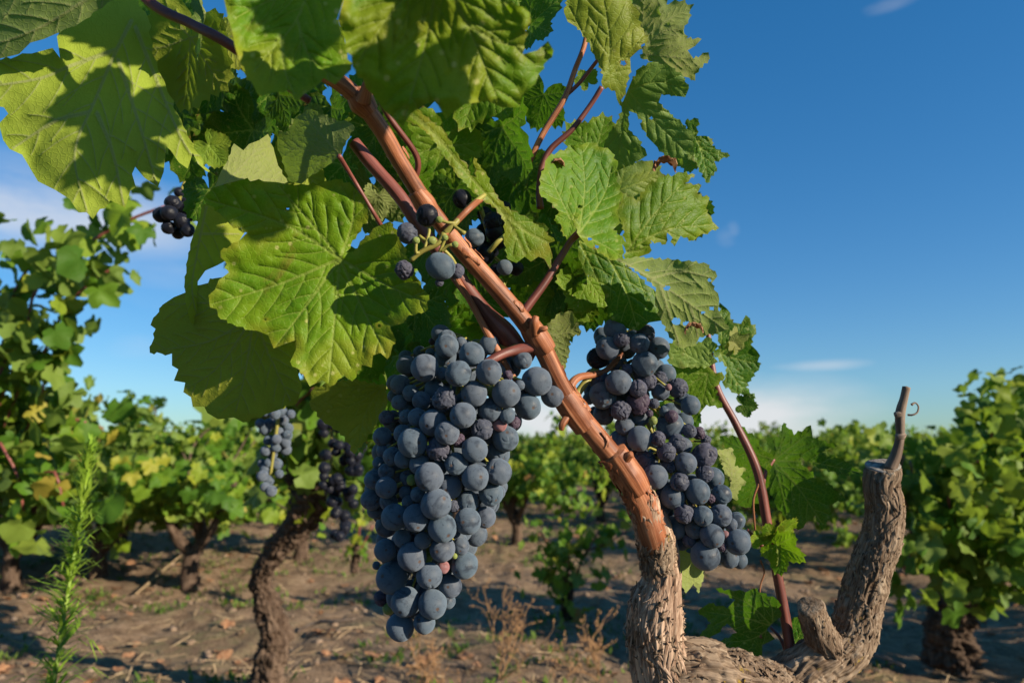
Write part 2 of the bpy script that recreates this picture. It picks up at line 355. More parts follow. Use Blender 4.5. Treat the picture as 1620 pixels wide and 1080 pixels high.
# ---------------------------------------------------------------- leaves
def seg_dist(p, a, b):
    ab = b-a; t = np.clip(((p-a)@ab)/max(ab@ab, 1e-9), 0, 1)
    q = a + t[:, None]*ab; return np.hypot(*(p-q).T), t
def inside(p, poly):
    x, y = p[:, 0], p[:, 1]; r = np.zeros(len(p), bool); a = poly; b = np.roll(poly, -1, 0)
    for (x1, y1), (x2, y2) in zip(a, b):
        c = (y1 > y) != (y2 > y)
        if y1 != y2: r ^= c & (x < (x2-x1)*(y-y1)/(y2-y1)+x1)
    return r
def serrate(out, tooth, amp, rng):
    """give each long edge of a coarse outline uneven pointed teeth"""
    res = []; n = len(out); o = [np.array(q, float) for q in out]
    area = sum(o[i][0]*o[(i+1) % n][1]-o[(i+1) % n][0]*o[i][1] for i in range(n)); sg = 1 if area > 0 else -1
    for i in range(n):
        a, b = o[i], o[(i+1) % n]; d = b-a; L = np.hypot(*d); res.append(a)
        if L < tooth*1.55: continue
        nn = np.array([d[1], -d[0]])/L*sg; k = max(1, int(round(L/tooth)))
        cuts = np.sort((np.arange(1, k)+rng.uniform(-.22, .22, k-1))/k) if k > 1 else np.array([])
        cuts = np.concatenate([[0], cuts, [1]])
        for j in range(k):
            t0, t1 = cuts[j], cuts[j+1]; w = (t1-t0)*L
            am = amp*rng.uniform(.5, 1.2)*min(1, w/tooth)
            pk = rng.uniform(.35, .6)
            res.append(a + d*(t0+(t1-t0)*pk*0.5) + nn*am*0.25)
            res.append(a + d*(t0+(t1-t0)*pk) + nn*am)
            if j < k-1: res.append(a + d*(t0+(t1-t0)*min(.97, pk+.3)) - nn*am*0.55)
    return np.array(res)
def resample(path, step):
    path = np.array(path, float)
    if len(path) > 2:   # Catmull-Rom
        q = np.vstack([2*path[0]-path[1], path, 2*path[-1]-path[-2]]); r = []
        for i in range(1, len(q)-2):
            for t in np.linspace(0, 1, 8, endpoint=False):
                r.append(0.5*((2*q[i])+(-q[i-1]+q[i+1])*t+(2*q[i-1]-5*q[i]+4*q[i+1]-q[i+2])*t*t+(-q[i-1]+3*q[i]-3*q[i+1]+q[i+2])*t**3))
        r.append(path[-1]); path = np.array(r)
    L = np.concatenate([[0], np.cumsum(np.linalg.norm(np.diff(path, axis=0), axis=1))])
    n = max(2, int(L[-1]/step)+1); s = np.linspace(0, L[-1], n)
    return np.stack([np.interp(s, L, path[:, k]) for k in range(path.shape[1])], -1)
def vein_segs(mains, size):
    """main veins and their side veins as short segments (start, end, half width, strength)"""
    segs = []
    for mv in mains:
        q = resample(mv, size*0.06); n = len(q); tot = n*size*0.06
        for i in range(n-1): segs.append((q[i], q[i+1], (0.019*(1-0.72*i/n))*size, 1.0))
        k = 2
        while k < n-2:
            for side in (1, -1):
                kk = min(n-2, k+(side > 0)*1)
                d = q[kk+1]-q[kk]; d = d/np.hypot(*d); a = side*rad(46)
                d2 = np.array([d[0]*math.cos(a)-d[1]*math.sin(a), d[0]*math.sin(a)+d[1]*math.cos(a)])
                ln = min(tot*0.42, size*0.42)*(1-0.45*kk/n); c = q[kk].copy()
                for s_ in range(5):
                    e = c + d2*ln/5; segs.append((c, e, 0.0085*size*(1-0.13*s_), 0.62)); c = e
                    d2 = 0.9*d2+0.12*d; d2 = d2/np.hypot(*d2)
            k += 3
    return segs
def leaf_fields(p, segs, size, outline):
    main = np.zeros(len(p)); near = np.full(len(p), 1e9)
    for a, b, w, st in segs:
        dd, _ = seg_dist(p, a, b)
        main = np.maximum(main, st*np.clip(1-dd/w, 0, 1)); near = np.minimum(near, dd*(1 if st > 0.9 else 1.3))
    ed = np.full(len(p), 1e9)
    for a, b in zip(outline, np.roll(outline, -1, 0)): ed = np.minimum(ed, seg_dist(p, a, b)[0])
    return main, near/size, ed/size
def triangulate(outline, step, rng, segs=()):
    lo, hi = outline.min(0), outline.max(0)
    xs = np.arange(lo[0], hi[0], step); ys = np.arange(lo[1], hi[1], step*0.87)
    X, Y = np.meshgrid(xs, ys); X = X + (np.arange(len(ys)) % 2)[:, None]*step*0.5
    g = np.stack([X.ravel(), Y.ravel()], -1) + rng.uniform(-.12, .12, (X.size, 2))*step
    g = g[inside(g, outline)]
    ed = np.full(len(g), 1e9)
    for a, b in zip(outline, np.roll(outline, -1, 0)): ed = np.minimum(ed, seg_dist(g, a, b)[0])
    g = g[ed > step*0.45]
    if segs:      # vertices follow the veins, so that these stay crisp
        vd = np.full(len(g), 1e9); ex = []
        for a, b, w, st in segs:
            vd = np.minimum(vd, seg_dist(g, a, b)[0]-w); L = np.hypot(*(b-a)); nn = np.array([-(b-a)[1], (b-a)[0]])/L; k = max(1, int(L/step))
            for t in range(k):
                c = a+(b-a)*(t/k); ex += [c, c+nn*w*1.05, c-nn*w*1.05]
        g = g[vd > step*0.3]; ex = np.array(ex); ex = ex[inside(ex, outline)]; e2 = np.full(len(ex), 1e9)
        for a, b in zip(outline, np.roll(outline, -1, 0)): e2 = np.minimum(e2, seg_dist(ex, a, b)[0])
        ex = ex[e2 > step*0.4]; g = np.vstack([g, ex])
    # outline itself subdivided
    oo = []
    for a, b in zip(outline, np.roll(outline, -1, 0)):
        k = max(1, int(round(np.hypot(*(b-a))/step)))
        for j in range(k): oo.append(a+(b-a)*j/k)
    oo = np.array(oo); pts = np.vstack([oo, g]); n = len(oo)
    r = delaunay_2d_cdt([Vector(q) for q in pts], [(i, (i+1) % n) for i in range(n)], [], 1, 1e-7)
    V = np.array([tuple(v) for v in r[0]]); F = np.array([list(f) for f in r[2]], dtype=np.int64)
    return V, F
def leaf_shape(V2, F, mains, size, outline, rng, px_m, pucker=1.0, wave=1.0):
    """relief towards the upper side (+), in metres, for a blade whose unit is px_m metres"""
    main, near, ed = leaf_fields(V2, mains, size, outline)
    S = size*px_m
    q = np.column_stack([V2/size, np.zeros(len(V2))]) + rng.uniform(0, 50, 3)
    h = pucker*S*(0.017*(1-np.exp(-near/0.06)) + 0.008*fbm(q*9, 3, 2)) + wave*S*(0.075*vnoise(q*1.9, 4) + 0.05*np.clip(0.14-ed, 0, 1)/0.14*vnoise(q*6.0, 7))
    h -= main*S*0.006
    edge = np.clip(1-ed/0.10, 0, 1)
    lf = np.column_stack([main, edge, np.full(len(V2), rng.random()), np.ones(len(V2))])
    lc = np.column_stack([V2*px_m, np.zeros(len(V2))]) + rng.uniform(0, 5, 3)
    return h, lf, lc

VINE = empty('grapevine', P(1170, 1300, 0.50)*1.0)
VINE.location.z = 0
tag(VINE, 'old bush vine in the foreground with peeling bark, red-brown canes and broad green leaves', 'grapevine')
rngL = np.random.default_rng(11)
def traced_leaf(outline, mains, d0, gx=0.0, gy=0.0, curl=0.0, side='top', mat=None, step=4.0, tooth=13, amp=3.5, pucker=1.0, wave=1.0, parent=VINE, label=None, name='leaf', holes=()):
    """a blade whose outline was taken from the photograph; gx, gy tilt it in depth, curl bends its rim away"""
    rng = np.random.default_rng(int(abs(outline[0][0]*7+outline[1][1]*3)))
    out = serrate(outline, tooth, amp, rng); j = np.array(mains[0][0], float); size = float(np.hypot(*(out-j).T).max())*0.8; px_m = d0/FPX
    segs = vein_segs([np.array(q, float) for q in mains], size); V2, F = triangulate(out, step*0.85, rng, segs)
    h, lf, lc = leaf_shape(V2, F, segs, size, out, rng, px_m, pucker, wave)
    for hx, hy, hr in holes:      # insect holes with a dry rim
        q = F.reshape(-1, 3); cc = V2[q].mean(1); keep = np.hypot(cc[:, 0]-hx, (cc[:, 1]-hy)*1.3) > hr; F = F[keep]
        dd = np.hypot(V2[:, 0]-hx, (V2[:, 1]-hy)*1.3); lf[:, 1] = np.maximum(lf[:, 1], np.clip(1.6-(dd-hr)/4, 0, 1.6))
    c = out.mean(0); dx = (V2-c)/size
    d = d0 + gx*dx[:, 0] + gy*dx[:, 1] + curl*(dx[:, 0]**2+dx[:, 1]**2)
    d = d - (h if side == 'top' else -h)
    V = Pn(V2[:, 0], V2[:, 1], d)
    # image y points down: orient so that the upper side faces as asked
    a, b, cc = V[F[:, 0]], V[F[:, 1]], V[F[:, 2]]
    nrm = np.cross(b-a, cc-a); cen = (a+b+cc)/3 - np.array([0, 0, CAM_H])
    faces_cam = (np.einsum('ij,ij->i', nrm, cen) < 0)
    want = side == 'top'
    flip = faces_cam != want
    F[flip] = F[flip][:, ::-1]
    o3 = Vector(V.mean(0))
    me = mesh(name, V-np.array(o3), F, mat or M_LEAF, True, {'lf': ('FLOAT_COLOR', lf), 'lc': ('FLOAT_VECTOR', lc)})
    o = obj(name, me, parent, o3)
    if label: o['label'] = label
    return o

# --- leaf templates in unit coordinates (junction at 0,0, tip towards +Y, radius about 1)
def template(seed, deep=0.3, step=0.045, mat=None, bend=0.3, fold=0.2, teeth=True):
    rng = np.random.default_rng(seed)
    lobes = [(0, 1.0, 40), (58, 0.86, 36), (-58, 0.86, 36), (118, 0.66, 40), (-118, 0.66, 40)]
    lobes = [(a+rng.uniform(-6, 6), r*rng.uniform(.92, 1.08), w) for a, r, w in lobes]
    th = np.arange(-166, 167, 4.0); pts = []
    for t in th:
        r = 0
        for a, lr, w in lobes:
            x = abs(t-a)/w
            r = max(r, lr*(1-deep*1.15*min(x, 1.4)**1.5))
        if abs(t) > 145: r *= 1-0.5*(abs(t)-145)/21
        pts.append((r*math.sin(rad(t)), r*math.cos(rad(t))))
    pts.append((0.0, -0.04))
    out = np.array(pts)
    # wide teeth: pick every third point as a tooth tip
    if teeth:
        for i in range(len(out)-1):
            f = (1.0+rng.uniform(.03, .11)) if i % 3 == 0 else (1-rng.uniform(0.0, .04)) if i % 3 == 1 else 1
            out[i] *= f
    mains = [[(0, 0), (lr*0.5*math.sin(rad(a*0.97)), lr*0.5*math.cos(rad(a*0.97))), (lr*.97*math.sin(rad(a)), lr*.97*math.cos(rad(a)))] for a, lr, w in lobes]
    segs = vein_segs([np.array(q, float) for q in mains], 1.0); V2, F = triangulate(out, step, rng, segs)
    h, lf, lc = leaf_shape(V2, F, segs, 1.0, out, rng, 1.0, 1.0, 1.0)
    x, y = V2.T
    h = h - bend*(0.5*y*np.abs(y)+0.25*x*x) + fold*np.abs(x)*0.7
    lc = lc*0.065
    V = np.column_stack([V2, h])
    a, b, c = V[F[:, 0]], V[F[:, 1]], V[F[:, 2]]
    fl = np.cross(b-a, c-a)[:, 2] < 0; F[fl] = F[fl][:, ::-1]
    return mesh('leaf', V, F, mat, True, {'lf': ('FLOAT_COLOR', lf), 'lc': ('FLOAT_VECTOR', lc)})
TPL = {}
def tpl(kind, k):
    key = (kind, k)
    if key not in TPL:
        mat = {'g': M_LEAF, 'y': M_LEAF_LIT, 'p': M_LEAF_PALE, 'd': M_LEAF_SHADE, 'Y': M_LEAF_YEL, 'u': M_LEAF_UND}[kind]
        r = random.Random(k*31+ord(kind))
        TPL[key] = template(k*13+ord(kind), [0.22, 0.3, 0.42, 0.34][k % 4], 0.05, mat, r.uniform(-.1, .5), r.uniform(-.25, .35))
    return TPL[key]
def leaf(px, py, d, size, roll, tx=0, ty=0, kind='g', k=0, under=False, parent=VINE, stalk=None, label=None):
    """junction pixel, depth, radius in px, compass direction of the tip in the picture (0 up, 90 right), tilts in degrees"""
    s = size*d/FPX
    view = Matrix.Rotation(rad(90)+PITCH, 3, 'X')
    M = view @ Matrix.Rotation(rad(tx), 3, 'X') @ Matrix.Rotation(rad(ty), 3, 'Y') @ Matrix.Rotation(-rad(roll), 3, 'Z')
    if under: M = M @ Matrix.Rotation(math.pi, 3, 'Y')
    o = obj('leaf', tpl(kind, k), parent, P(px, py, d))
    o.rotation_euler = M.to_euler(); o.scale = (s, s, s)
    if label: o['label'] = label
    if stalk: tube('petiole', [(px, py, d), *stalk], [3.0]*(1+len(stalk)), M_CANE_DK, parent, 8, 0.004)
    return o

# ---------------------------------------------------------------- tubes: canes, arms, trunk
def tube(name, pts, rpx, mat, parent=None, nseg=24, step=0.002, disp=None, amp=0.0, seed=0, world_pts=False, ends=True, label=None, oval=0.0):
    """a limb along (px,py,depth) points with radii in photo pixels (or metres with world_pts)"""
    W = np.array([tuple(p) if world_pts else tuple(P(*p)) for p in pts])
    R = np.array(rpx, float) if world_pts else np.array([r*p[2]/FPX for r, p in zip(rpx, pts)])
    q = resample(np.column_stack([W, R]), step); C, R = q[:, :3], np.maximum(q[:, 3], 1e-4); n = len(C)
    T = np.gradient(C, axis=0); T /= np.linalg.norm(T, axis=1)[:, None]
    up = np.array([0, 0, 1.0]) if abs(T[0][2]) < .9 else np.array([1.0, 0, 0])
    A = np.cross(T[0], up); A /= np.linalg.norm(A); As = [A]
    for i in range(1, n):
        A = As[-1]-T[i]*(As[-1]@T[i]); A /= np.linalg.norm(A); As.append(A)
    A = np.array(As); B = np.cross(T, A)
    L = np.concatenate([[0], np.cumsum(np.linalg.norm(np.diff(C, axis=0), axis=1))])
    u = np.linspace(0, 2*math.pi, nseg, endpoint=False); U, S = np.meshgrid(u, L); Rr = np.repeat(R[:, None], nseg, 1)
    Rm = float(R.mean())
    tc = np.stack([np.cos(U)*Rm, np.sin(U)*Rm, S], -1).reshape(-1, 3) + seed*0.37
    cav = np.zeros(len(tc)); D = np.zeros(len(tc))
    if disp in ('bark', 'strip') and parent is VINE: Rr = Rr*(.84 if disp == 'bark' else .9)
    if disp == 'bark':
        w = tc + 0.006*np.stack([fbm(tc*55, 2, 3), fbm(tc*55, 2, 4), 0*tc[:, 0]], -1) + 0.004*np.stack([vnoise(tc*120, 5), vnoise(tc*120, 6), 0*tc[:, 0]], -1)
        f1 = ridge(w*np.array([190, 190, 26]), 3, seed+1); f2 = ridge(w*np.array([420, 420, 60]), 2, seed+2)
        lump = fbm(tc*42, 3, seed+8)
        flake = np.clip(vnoise(w*np.array([90, 90, 30]), seed+5), 0, 1)
        f3 = ridge(w*np.array([800, 800, 90]), 2, seed+6)
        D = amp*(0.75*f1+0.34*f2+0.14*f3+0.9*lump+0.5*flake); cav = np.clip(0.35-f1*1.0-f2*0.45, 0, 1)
    elif disp == 'strip':
        w = tc + 0.004*np.stack([fbm(tc*40, 2, 3), fbm(tc*40, 2, 4), 0*tc[:, 0]], -1)
        f1 = ridge(w*np.array([230, 230, 10]), 3, seed+1); f2 = ridge(w*np.array([560, 560, 24]), 3, seed+2); lump = fbm(tc*30, 3, seed+8)
        st = np.clip(vnoise(w*np.array([150, 150, 14]), seed+5)*2.5, -.4, 1)
        D = amp*(0.45*f1+0.35*f2+0.8*lump+0.35*st); cav = np.clip(0.3-f1*0.6-f2*0.7, 0, 1)
    elif disp == 'cane':
        f1 = vnoise(tc*np.array([500, 500, 12]), seed+1); D = amp*(f1 + 2.2*fbm(tc*45, 3, seed)); cav = np.clip(-f1, 0, 1)*0.5 + np.clip(fbm(tc*np.array([160, 160, 40]), 3, seed+3)*1.8, 0, .6)
    D = D.reshape(n, nseg)
    RR = Rr*(1+D) if disp else Rr
    V = C[:, None, :] + RR[..., None]*(np.cos(U)[..., None]*A[:, None, :]*(1+oval) + np.sin(U)[..., None]*B[:, None, :])
    V = V.reshape(-1, 3); i = np.arange(n*nseg).reshape(n, nseg); j = np.roll(i, -1, 1)
    F = np.stack([i[:-1], j[:-1], j[1:], i[1:]], -1).reshape(-1, 4)
    # end caps as quads onto a centre ring
    if ends:
        ex = []; base = len(V); vs = [V]; tcs = [tc]; cs = [cav]
        for e, ring in ((0, i[0]), (n-1, i[-1])):
            c = C[e] + T[e]*(R[e]*0.25)*(1 if e else -1)
            vs.append(c[None]); tcs.append(tcs[0][ring[:1]]*0+np.array([[0, 0, L[e]]])); cs.append(np.zeros(1))
            k = base; base += 1
            for a in range(0, nseg, 2):
                p1, p2, p3 = ring[a], ring[(a+1) % nseg], ring[(a+2) % nseg]
                ex.append((k, p1, p2, p3) if e else (k, p3, p2, p1))
        V = np.vstack(vs); tc = np.vstack(tcs); cav = np.concatenate(cs); F = np.vstack([F, np.array(ex)])
    o3 = Vector(C[0]) if parent is not None else Vector((0, 0, 0))
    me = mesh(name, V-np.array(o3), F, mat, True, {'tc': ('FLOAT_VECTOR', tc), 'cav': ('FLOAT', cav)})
    if name is None: return me
    o = obj(name, me, parent, o3)
    if label: o['label'] = label
    return o
def join_meshes(name, meshes, mat, parent=None, origin=None):
    """several tubes of one part welded into one mesh"""
    Vs, Fs, tcs, cvs = [], [], [], []; b = 0
    for me in meshes:
        n = len(me.vertices); a = np.empty(n*3, np.float32); me.vertices.foreach_get('co', a); a = a.reshape(-1, 3)
        f = np.empty(len(me.loops), np.int32); me.loops.foreach_get('vertex_index', f); f = f.reshape(-1, 4)
        t = np.empty(n*3, np.float32); me.attributes['tc'].data.foreach_get('vector', t); c = np.empty(n, np.float32); me.attributes['cav'].data.foreach_get('value', c)
        Vs.append(a); Fs.append(f+b); tcs.append(t.reshape(-1, 3)); cvs.append(c); b += n
        bpy.data.meshes.remove(me)
    V = np.vstack(Vs); o3 = Vector(origin) if origin is not None else Vector(V[0])
    me = mesh(name, V-np.array(o3), np.vstack(Fs), mat, True, {'tc': ('FLOAT_VECTOR', np.vstack(tcs)), 'cav': ('FLOAT', np.concatenate(cvs))})
    return obj(name, me, parent, o3)
def tmesh(pts, rpx, seed=0, nseg=8, step=0.003, world_pts=True, disp=None, amp=0):
    """a tube as bare mesh data in world coordinates, to be joined"""
    o = tube('tmp', pts, rpx, None, None, nseg, step, disp, amp, seed, world_pts)
    me = o.data; bpy.data.objects.remove(o); me.materials.clear(); return me

# trunk and arms of the foreground vine
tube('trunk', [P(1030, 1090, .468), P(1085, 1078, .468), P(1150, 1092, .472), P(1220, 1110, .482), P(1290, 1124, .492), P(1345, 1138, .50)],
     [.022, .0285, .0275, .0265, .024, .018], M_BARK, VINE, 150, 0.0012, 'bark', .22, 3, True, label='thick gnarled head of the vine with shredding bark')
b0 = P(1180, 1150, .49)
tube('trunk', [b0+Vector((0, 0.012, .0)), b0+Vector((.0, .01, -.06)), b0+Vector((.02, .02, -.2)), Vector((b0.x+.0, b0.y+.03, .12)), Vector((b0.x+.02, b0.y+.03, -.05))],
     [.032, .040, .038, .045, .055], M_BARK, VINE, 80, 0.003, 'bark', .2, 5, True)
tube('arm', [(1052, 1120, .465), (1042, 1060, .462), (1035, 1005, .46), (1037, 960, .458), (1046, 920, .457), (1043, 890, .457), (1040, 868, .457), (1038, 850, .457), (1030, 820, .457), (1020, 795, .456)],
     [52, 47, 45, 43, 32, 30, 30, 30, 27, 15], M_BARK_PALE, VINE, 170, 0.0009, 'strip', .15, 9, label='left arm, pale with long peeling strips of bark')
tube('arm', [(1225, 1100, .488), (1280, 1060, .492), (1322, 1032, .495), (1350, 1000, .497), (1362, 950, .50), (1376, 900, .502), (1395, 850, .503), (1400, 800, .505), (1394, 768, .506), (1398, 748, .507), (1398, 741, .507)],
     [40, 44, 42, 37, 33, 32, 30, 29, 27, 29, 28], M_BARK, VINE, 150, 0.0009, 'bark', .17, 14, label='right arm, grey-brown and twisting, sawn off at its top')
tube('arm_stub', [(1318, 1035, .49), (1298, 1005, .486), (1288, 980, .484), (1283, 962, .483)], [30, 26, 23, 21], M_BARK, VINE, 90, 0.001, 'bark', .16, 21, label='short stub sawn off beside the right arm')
tube('peeled_bark', [(968, 708, .45), (995, 748, .453), (1026, 800, .455), (1053, 850, .456), (1064, 890, .457), (1062, 930, .457)], [6, 12, 14, 15, 12, 6], M_BARK_PALE, VINE, 80, 0.0012, 'strip', .12, 31)
# sawn top of the right arm
def disc(name, c, nrm, r, mat, parent, th=0.001, seed=0):
    rg = np.random.default_rng(seed); n = 40; z = Vector(nrm).normalized(); x = z.orthogonal().normalized(); y = z.cross(x); V = []; F = []
    rr = [r*(1+0.08*math.sin(3*a+seed)+0.04*rg.uniform(-1, 1)) for a in np.linspace(0, 6.283, n, endpoint=False)]
    rings = ((1.0, -4*th), (1.0, 0), (0.9, th), (0.5, th*0.6), (0.15, th*0.9))
    for k, (f, h) in enumerate(rings):
        for i in range(n):
            a = 6.283*i/n; q = z*(h+(rg.uniform(-.3, .3)*th if k > 1 else 0))+(x*math.cos(a)+y*math.sin(a))*rr[i]*f; V.append(q)
    for k in range(len(rings)-1):
        for i in range(n): F.append((k*n+i, k*n+(i+1) % n, (k+1)*n+(i+1) % n, (k+1)*n+i))
    k = len(rings)-1; V.append(z*th)
    for i in range(n): F.append((k*n+i, k*n+(i+1) % n, len(V)-1))
    V = np.array([tuple(v) for v in V]); tc = V.copy()
    me = mesh(name, V, F, mat, True, {'tc': ('FLOAT_VECTOR', tc), 'cav': ('FLOAT', np.zeros(len(V)))})
    return obj(name, me, parent, c)
disc('cut_face', P(1398, 736, .507), (-.12, -.42, .90), .0116, M_CUT, VINE, 0.0005, 3)
disc('cut_face', P(1282, 958, .482), (-.35, -.45, .82), .0092, M_BARK, VINE, 0.0008, 5)
tube('spur', [(1408, 742, .503), (1418, 718, .503), (1424, 690, .503), (1424, 655, .503), (1430, 630, .503), (1434, 612, .503)], [10, 8.5, 6.5, 7, 6, 6], M_GREY, VINE, 24, 0.0012, 'cane', .05, 2, label='short grey pruned spur standing on the right arm')
for q in ((1423, 690, 8.5), (1421, 655, 8)): tube('bud', [(q[0]-5, q[1]+2, .5025), (q[0]+3, q[1], .502), (q[0]+9, q[1]-3, .5025)], [5, q[2]*.75, 3], M_GREY, VINE, 14, 0.0008, 'cane', .1, 4)
tube('tendril', [(1436, 656, .502), (1444, 656, .50), (1451, 652, .50), (1453, 643, .501), (1448, 637, .502), (1442, 640, .502)], [1.8, 1.5, 1.4, 1.4, 1.3, 2.2], M_GREY, VINE, 8, 0.0006)
# shreds of bark lifting off the old wood
def bark_shreds(pts, rpx, n, seed, mat, lmin=.008, lmax=.035, lift=.12):
    rng = np.random.default_rng(seed); W = np.array([tuple(P(*p)) for p in pts]); R = np.array([.87*r*p[2]/FPX for r, p in zip(rpx, pts)])
    q = resample(np.column_stack([W, R]), .001); C, R = q[:, :3], q[:, 3]; T = np.gradient(C, axis=0); T /= np.linalg.norm(T, axis=1)[:, None]; m = len(C)
    Vs, Fs, k = [], [], 0
    for _ in range(n):
        L = rng.uniform(lmin, lmax); w = rng.uniform(.0006, .0022); i0 = rng.integers(0, max(1, m-int(L/.001)-1)); a = rng.uniform(0, 6.283); tw = rng.normal(0, .35); ph = rng.uniform(0, 6); lf = rng.uniform(.2, 1)*lift; ns = 9; v = []
        for j in range(ns):
            t = j/(ns-1); i = min(m-1, i0+int(t*L/.001)); aa = a+tw*t+.15*math.sin(5*t+ph); A = np.cross(T[i], [0, -1, .15]); A /= np.linalg.norm(A); B = np.cross(T[i], A)
            n_ = A*math.cos(aa)+B*math.sin(aa); s_ = np.cross(T[i], n_); up = 1.06+lf*(abs(2*t-1)**3)+.03*math.sin(7*t+ph); c = C[i]+n_*R[i]*up; ww = w*(.25+math.sin(math.pi*t)**.6)
            v += [c-s_*ww-n_*w*.35, c+n_*w*.35, c+s_*ww-n_*w*.35]
            if j: b = k+3*j; Fs += [(b-3, b-2, b+1, b), (b-2, b-1, b+2, b+1)]
        Vs.append(np.array(v)); k += 3*ns
    V = np.vstack(Vs); o3 = Vector(C[0]); tcv = V*np.array([1, 1, .6])
    obj('bark_shreds', mesh('bark_shreds', V-np.array(o3), np.array(Fs), mat, True, {'tc': ('FLOAT_VECTOR', tcv), 'cav': ('FLOAT', rng.random(len(V))*.5)}), VINE, o3)
bark_shreds([(1048, 1060, .462), (1035, 1005, .46), (1037, 960, .458), (1046, 920, .457), (1043, 890, .457), (1040, 868, .457)], [46, 45, 43, 32, 30, 30], 110, 1, M_BARK_PALE, .012, .05, .2)
bark_shreds([(1048, 1060, .462), (1035, 1005, .46), (1037, 960, .458), (1046, 925, .457)], [45, 44, 42, 33], 90, 41, M_BARK, .008, .03, .25)
bark_shreds([(1042, 905, .455), (1040, 880, .454), (1036, 858, .453), (1030, 840, .452)], [30, 30, 30, 28], 90, 8, M_BARK, .004, .018, .18)
bark_shreds([(1042, 895, .454), (1038, 868, .453), (1030, 835, .451), (1018, 800, .449), (1004, 772, .447)], [29, 28, 27, 27, 26], 60, 18, M_BARK_PALE, .006, .026, .15)
bark_shreds([(1010, 790, .446), (960, 712, .44), (900, 630, .433), (845, 530, .422), (780, 450, .412), (700, 355, .398), (620, 232, .378)], [24, 22, 18.5, 18, 17.2, 16.6, 16], 45, 23, M_CANE, .003, .012, .03)
bark_shreds([(1032, 850, .450), (1016, 800, .447), (990, 750, .444), (960, 712, .44)], [26, 26.5, 26, 24], 45, 19, M_CANE, .006, .024, .12)
bark_shreds([(975, 715, .452), (1000, 752, .455), (1028, 800, .457), (1055, 850, .458)], [8, 13, 16, 17], 50, 2, M_BARK_PALE)
bark_shreds([(1322, 1032, .495), (1350, 1000, .497), (1362, 950, .50), (1376, 900, .502), (1395, 850, .503), (1400, 800, .505), (1394, 768, .506), (1397, 745, .507)], [42, 37, 33, 32, 30, 29, 27, 28], 330, 3, M_BARK, .006, .028)
bark_shreds([(1318, 1035, .49), (1298, 1005, .486), (1288, 980, .484), (1283, 962, .483)], [30, 26, 23, 21], 60, 4, M_BARK)
bark_shreds([(1040, 1085, .468), (1085, 1078, .468), (1150, 1092, .472), (1220, 1110, .482), (1290, 1124, .492)], [62, 66, 64, 60, 54], 420, 5, M_BARK, .006, .03)
# main cane
tube('cane', [(470, 95, .345), (520, 120, .352), (560, 150, .36), (600, 200, .37), (632, 255, .38), (668, 312, .39), (722, 385, .402), (780, 450, .412), (832, 512, .42), (858, 550, .425), (885, 605, .43), (915, 655, .436), (955, 705, .44), (992, 752, .444), (1016, 800, .447), (1032, 846, .449), (1040, 880, .453), (1043, 900, .457)],
     [13.5, 13.5, 14, 13.5, 13, 13, 13.5, 14, 14.5, 15.5, 15, 16, 17.5, 19.5, 21, 22, 20, 13], M_CANE, VINE, 64, 0.0012, 'cane', .017, 7, label='thick orange-brown cane slanting up to the left across the leaves')
def node_ring(name, c, ax, r, mat, parent, seed=0, tall=0.004, flare=.35):
    """a swollen knuckle of a cane"""
    ax = Vector(ax).normalized(); pts = [Vector(c)+ax*t for t in (-2.2*tall, -tall, 0, tall, 2.2*tall)]
    tube(name, pts, [r*.96, r*(1+flare*.6), r*(1+flare), r*(1+flare*.5), r*.96], mat, parent, 40, 0.0007, 'cane', .07, seed, True)
def axis(a, b): return P(*b)-P(*a)
node_ring('cane_node', P(850, 535, .423), axis((832, 512, .42), (870, 570, .427)), .0066, M_CANE, VINE, 3, .0045, .16)
node_ring('cane_node', P(573, 162, .363), axis((560, 150, .36), (600, 200, .37)), .0050, M_CANE, VINE, 5, .003)
node_ring('cane_node', P(990, 746, .442), axis((955, 705, .44), (1018, 800, .447)), .0098, M_CANE, VINE, 6, .007, .04)
node_ring('cane_node', P(672, 322, .391), axis((632, 255, .38), (722, 385, .402)), .0050, M_CANE, VINE, 8, .004, .2)
node_ring('cane_node', P(908, 650, .435), axis((885, 605, .43), (955, 705, .44)), .0075, M_CANE, VINE, 9, .006, .05)
for a, b, c, r in (((846, 528, .417), (845, 512, .413), (848, 500, .413), (8, 7, 4)), ((984, 735, .437), (993, 722, .433), (1000, 718, .431), (7, 7, 5)), ((900, 655, .432), (890, 670, .428), (888, 680, .428), (7, 6, 4)), ((850, 522, .415), (860, 520, .413), (866, 518, .413), (5, 5, 3))):
    tube('bud', [a, b, c], list(r), M_CANE, VINE, 18, 0.0008, 'cane', .15, int(a[0]))
# other canes, spurs, leaf stalks and petioles
tube('spur', [(575, 160, .357), (580, 140, .352), (590, 110, .346), (600, 65, .338)], [12, 9, 7, 2.5], M_CANE, VINE, 20, 0.001, 'cane', .04, 3, label='pointed pink spur above the upper node')
tube('spur', [(588, 118, .352), (576, 98, .352), (566, 78, .350)], [5, 5, 3], M_CANE, VINE, 14, 0.001, 'cane', .04, 4)
tube('cane', [(560, 225, .43), (590, 262, .43), (632, 310, .43), (665, 360, .43), (715, 425, .43), (760, 485, .43), (796, 525, .43), (822, 552, .43), (845, 560, .428)], [10, 11, 11, 11, 12, 13, 19, 15, 12], M_CANE_DK, VINE, 36, 0.0015, 'cane', .05, 12, label='dark cane running behind the thick one')
tube('cane', [(722, 440, .425), (750, 487, .424), (777, 537, .424), (800, 577, .424), (822, 610, .426)], [5, 5, 6.5, 5, 4], M_CANE, VINE, 18, 0.0015, 'cane', .05, 13, label='thin stalk between the two canes')
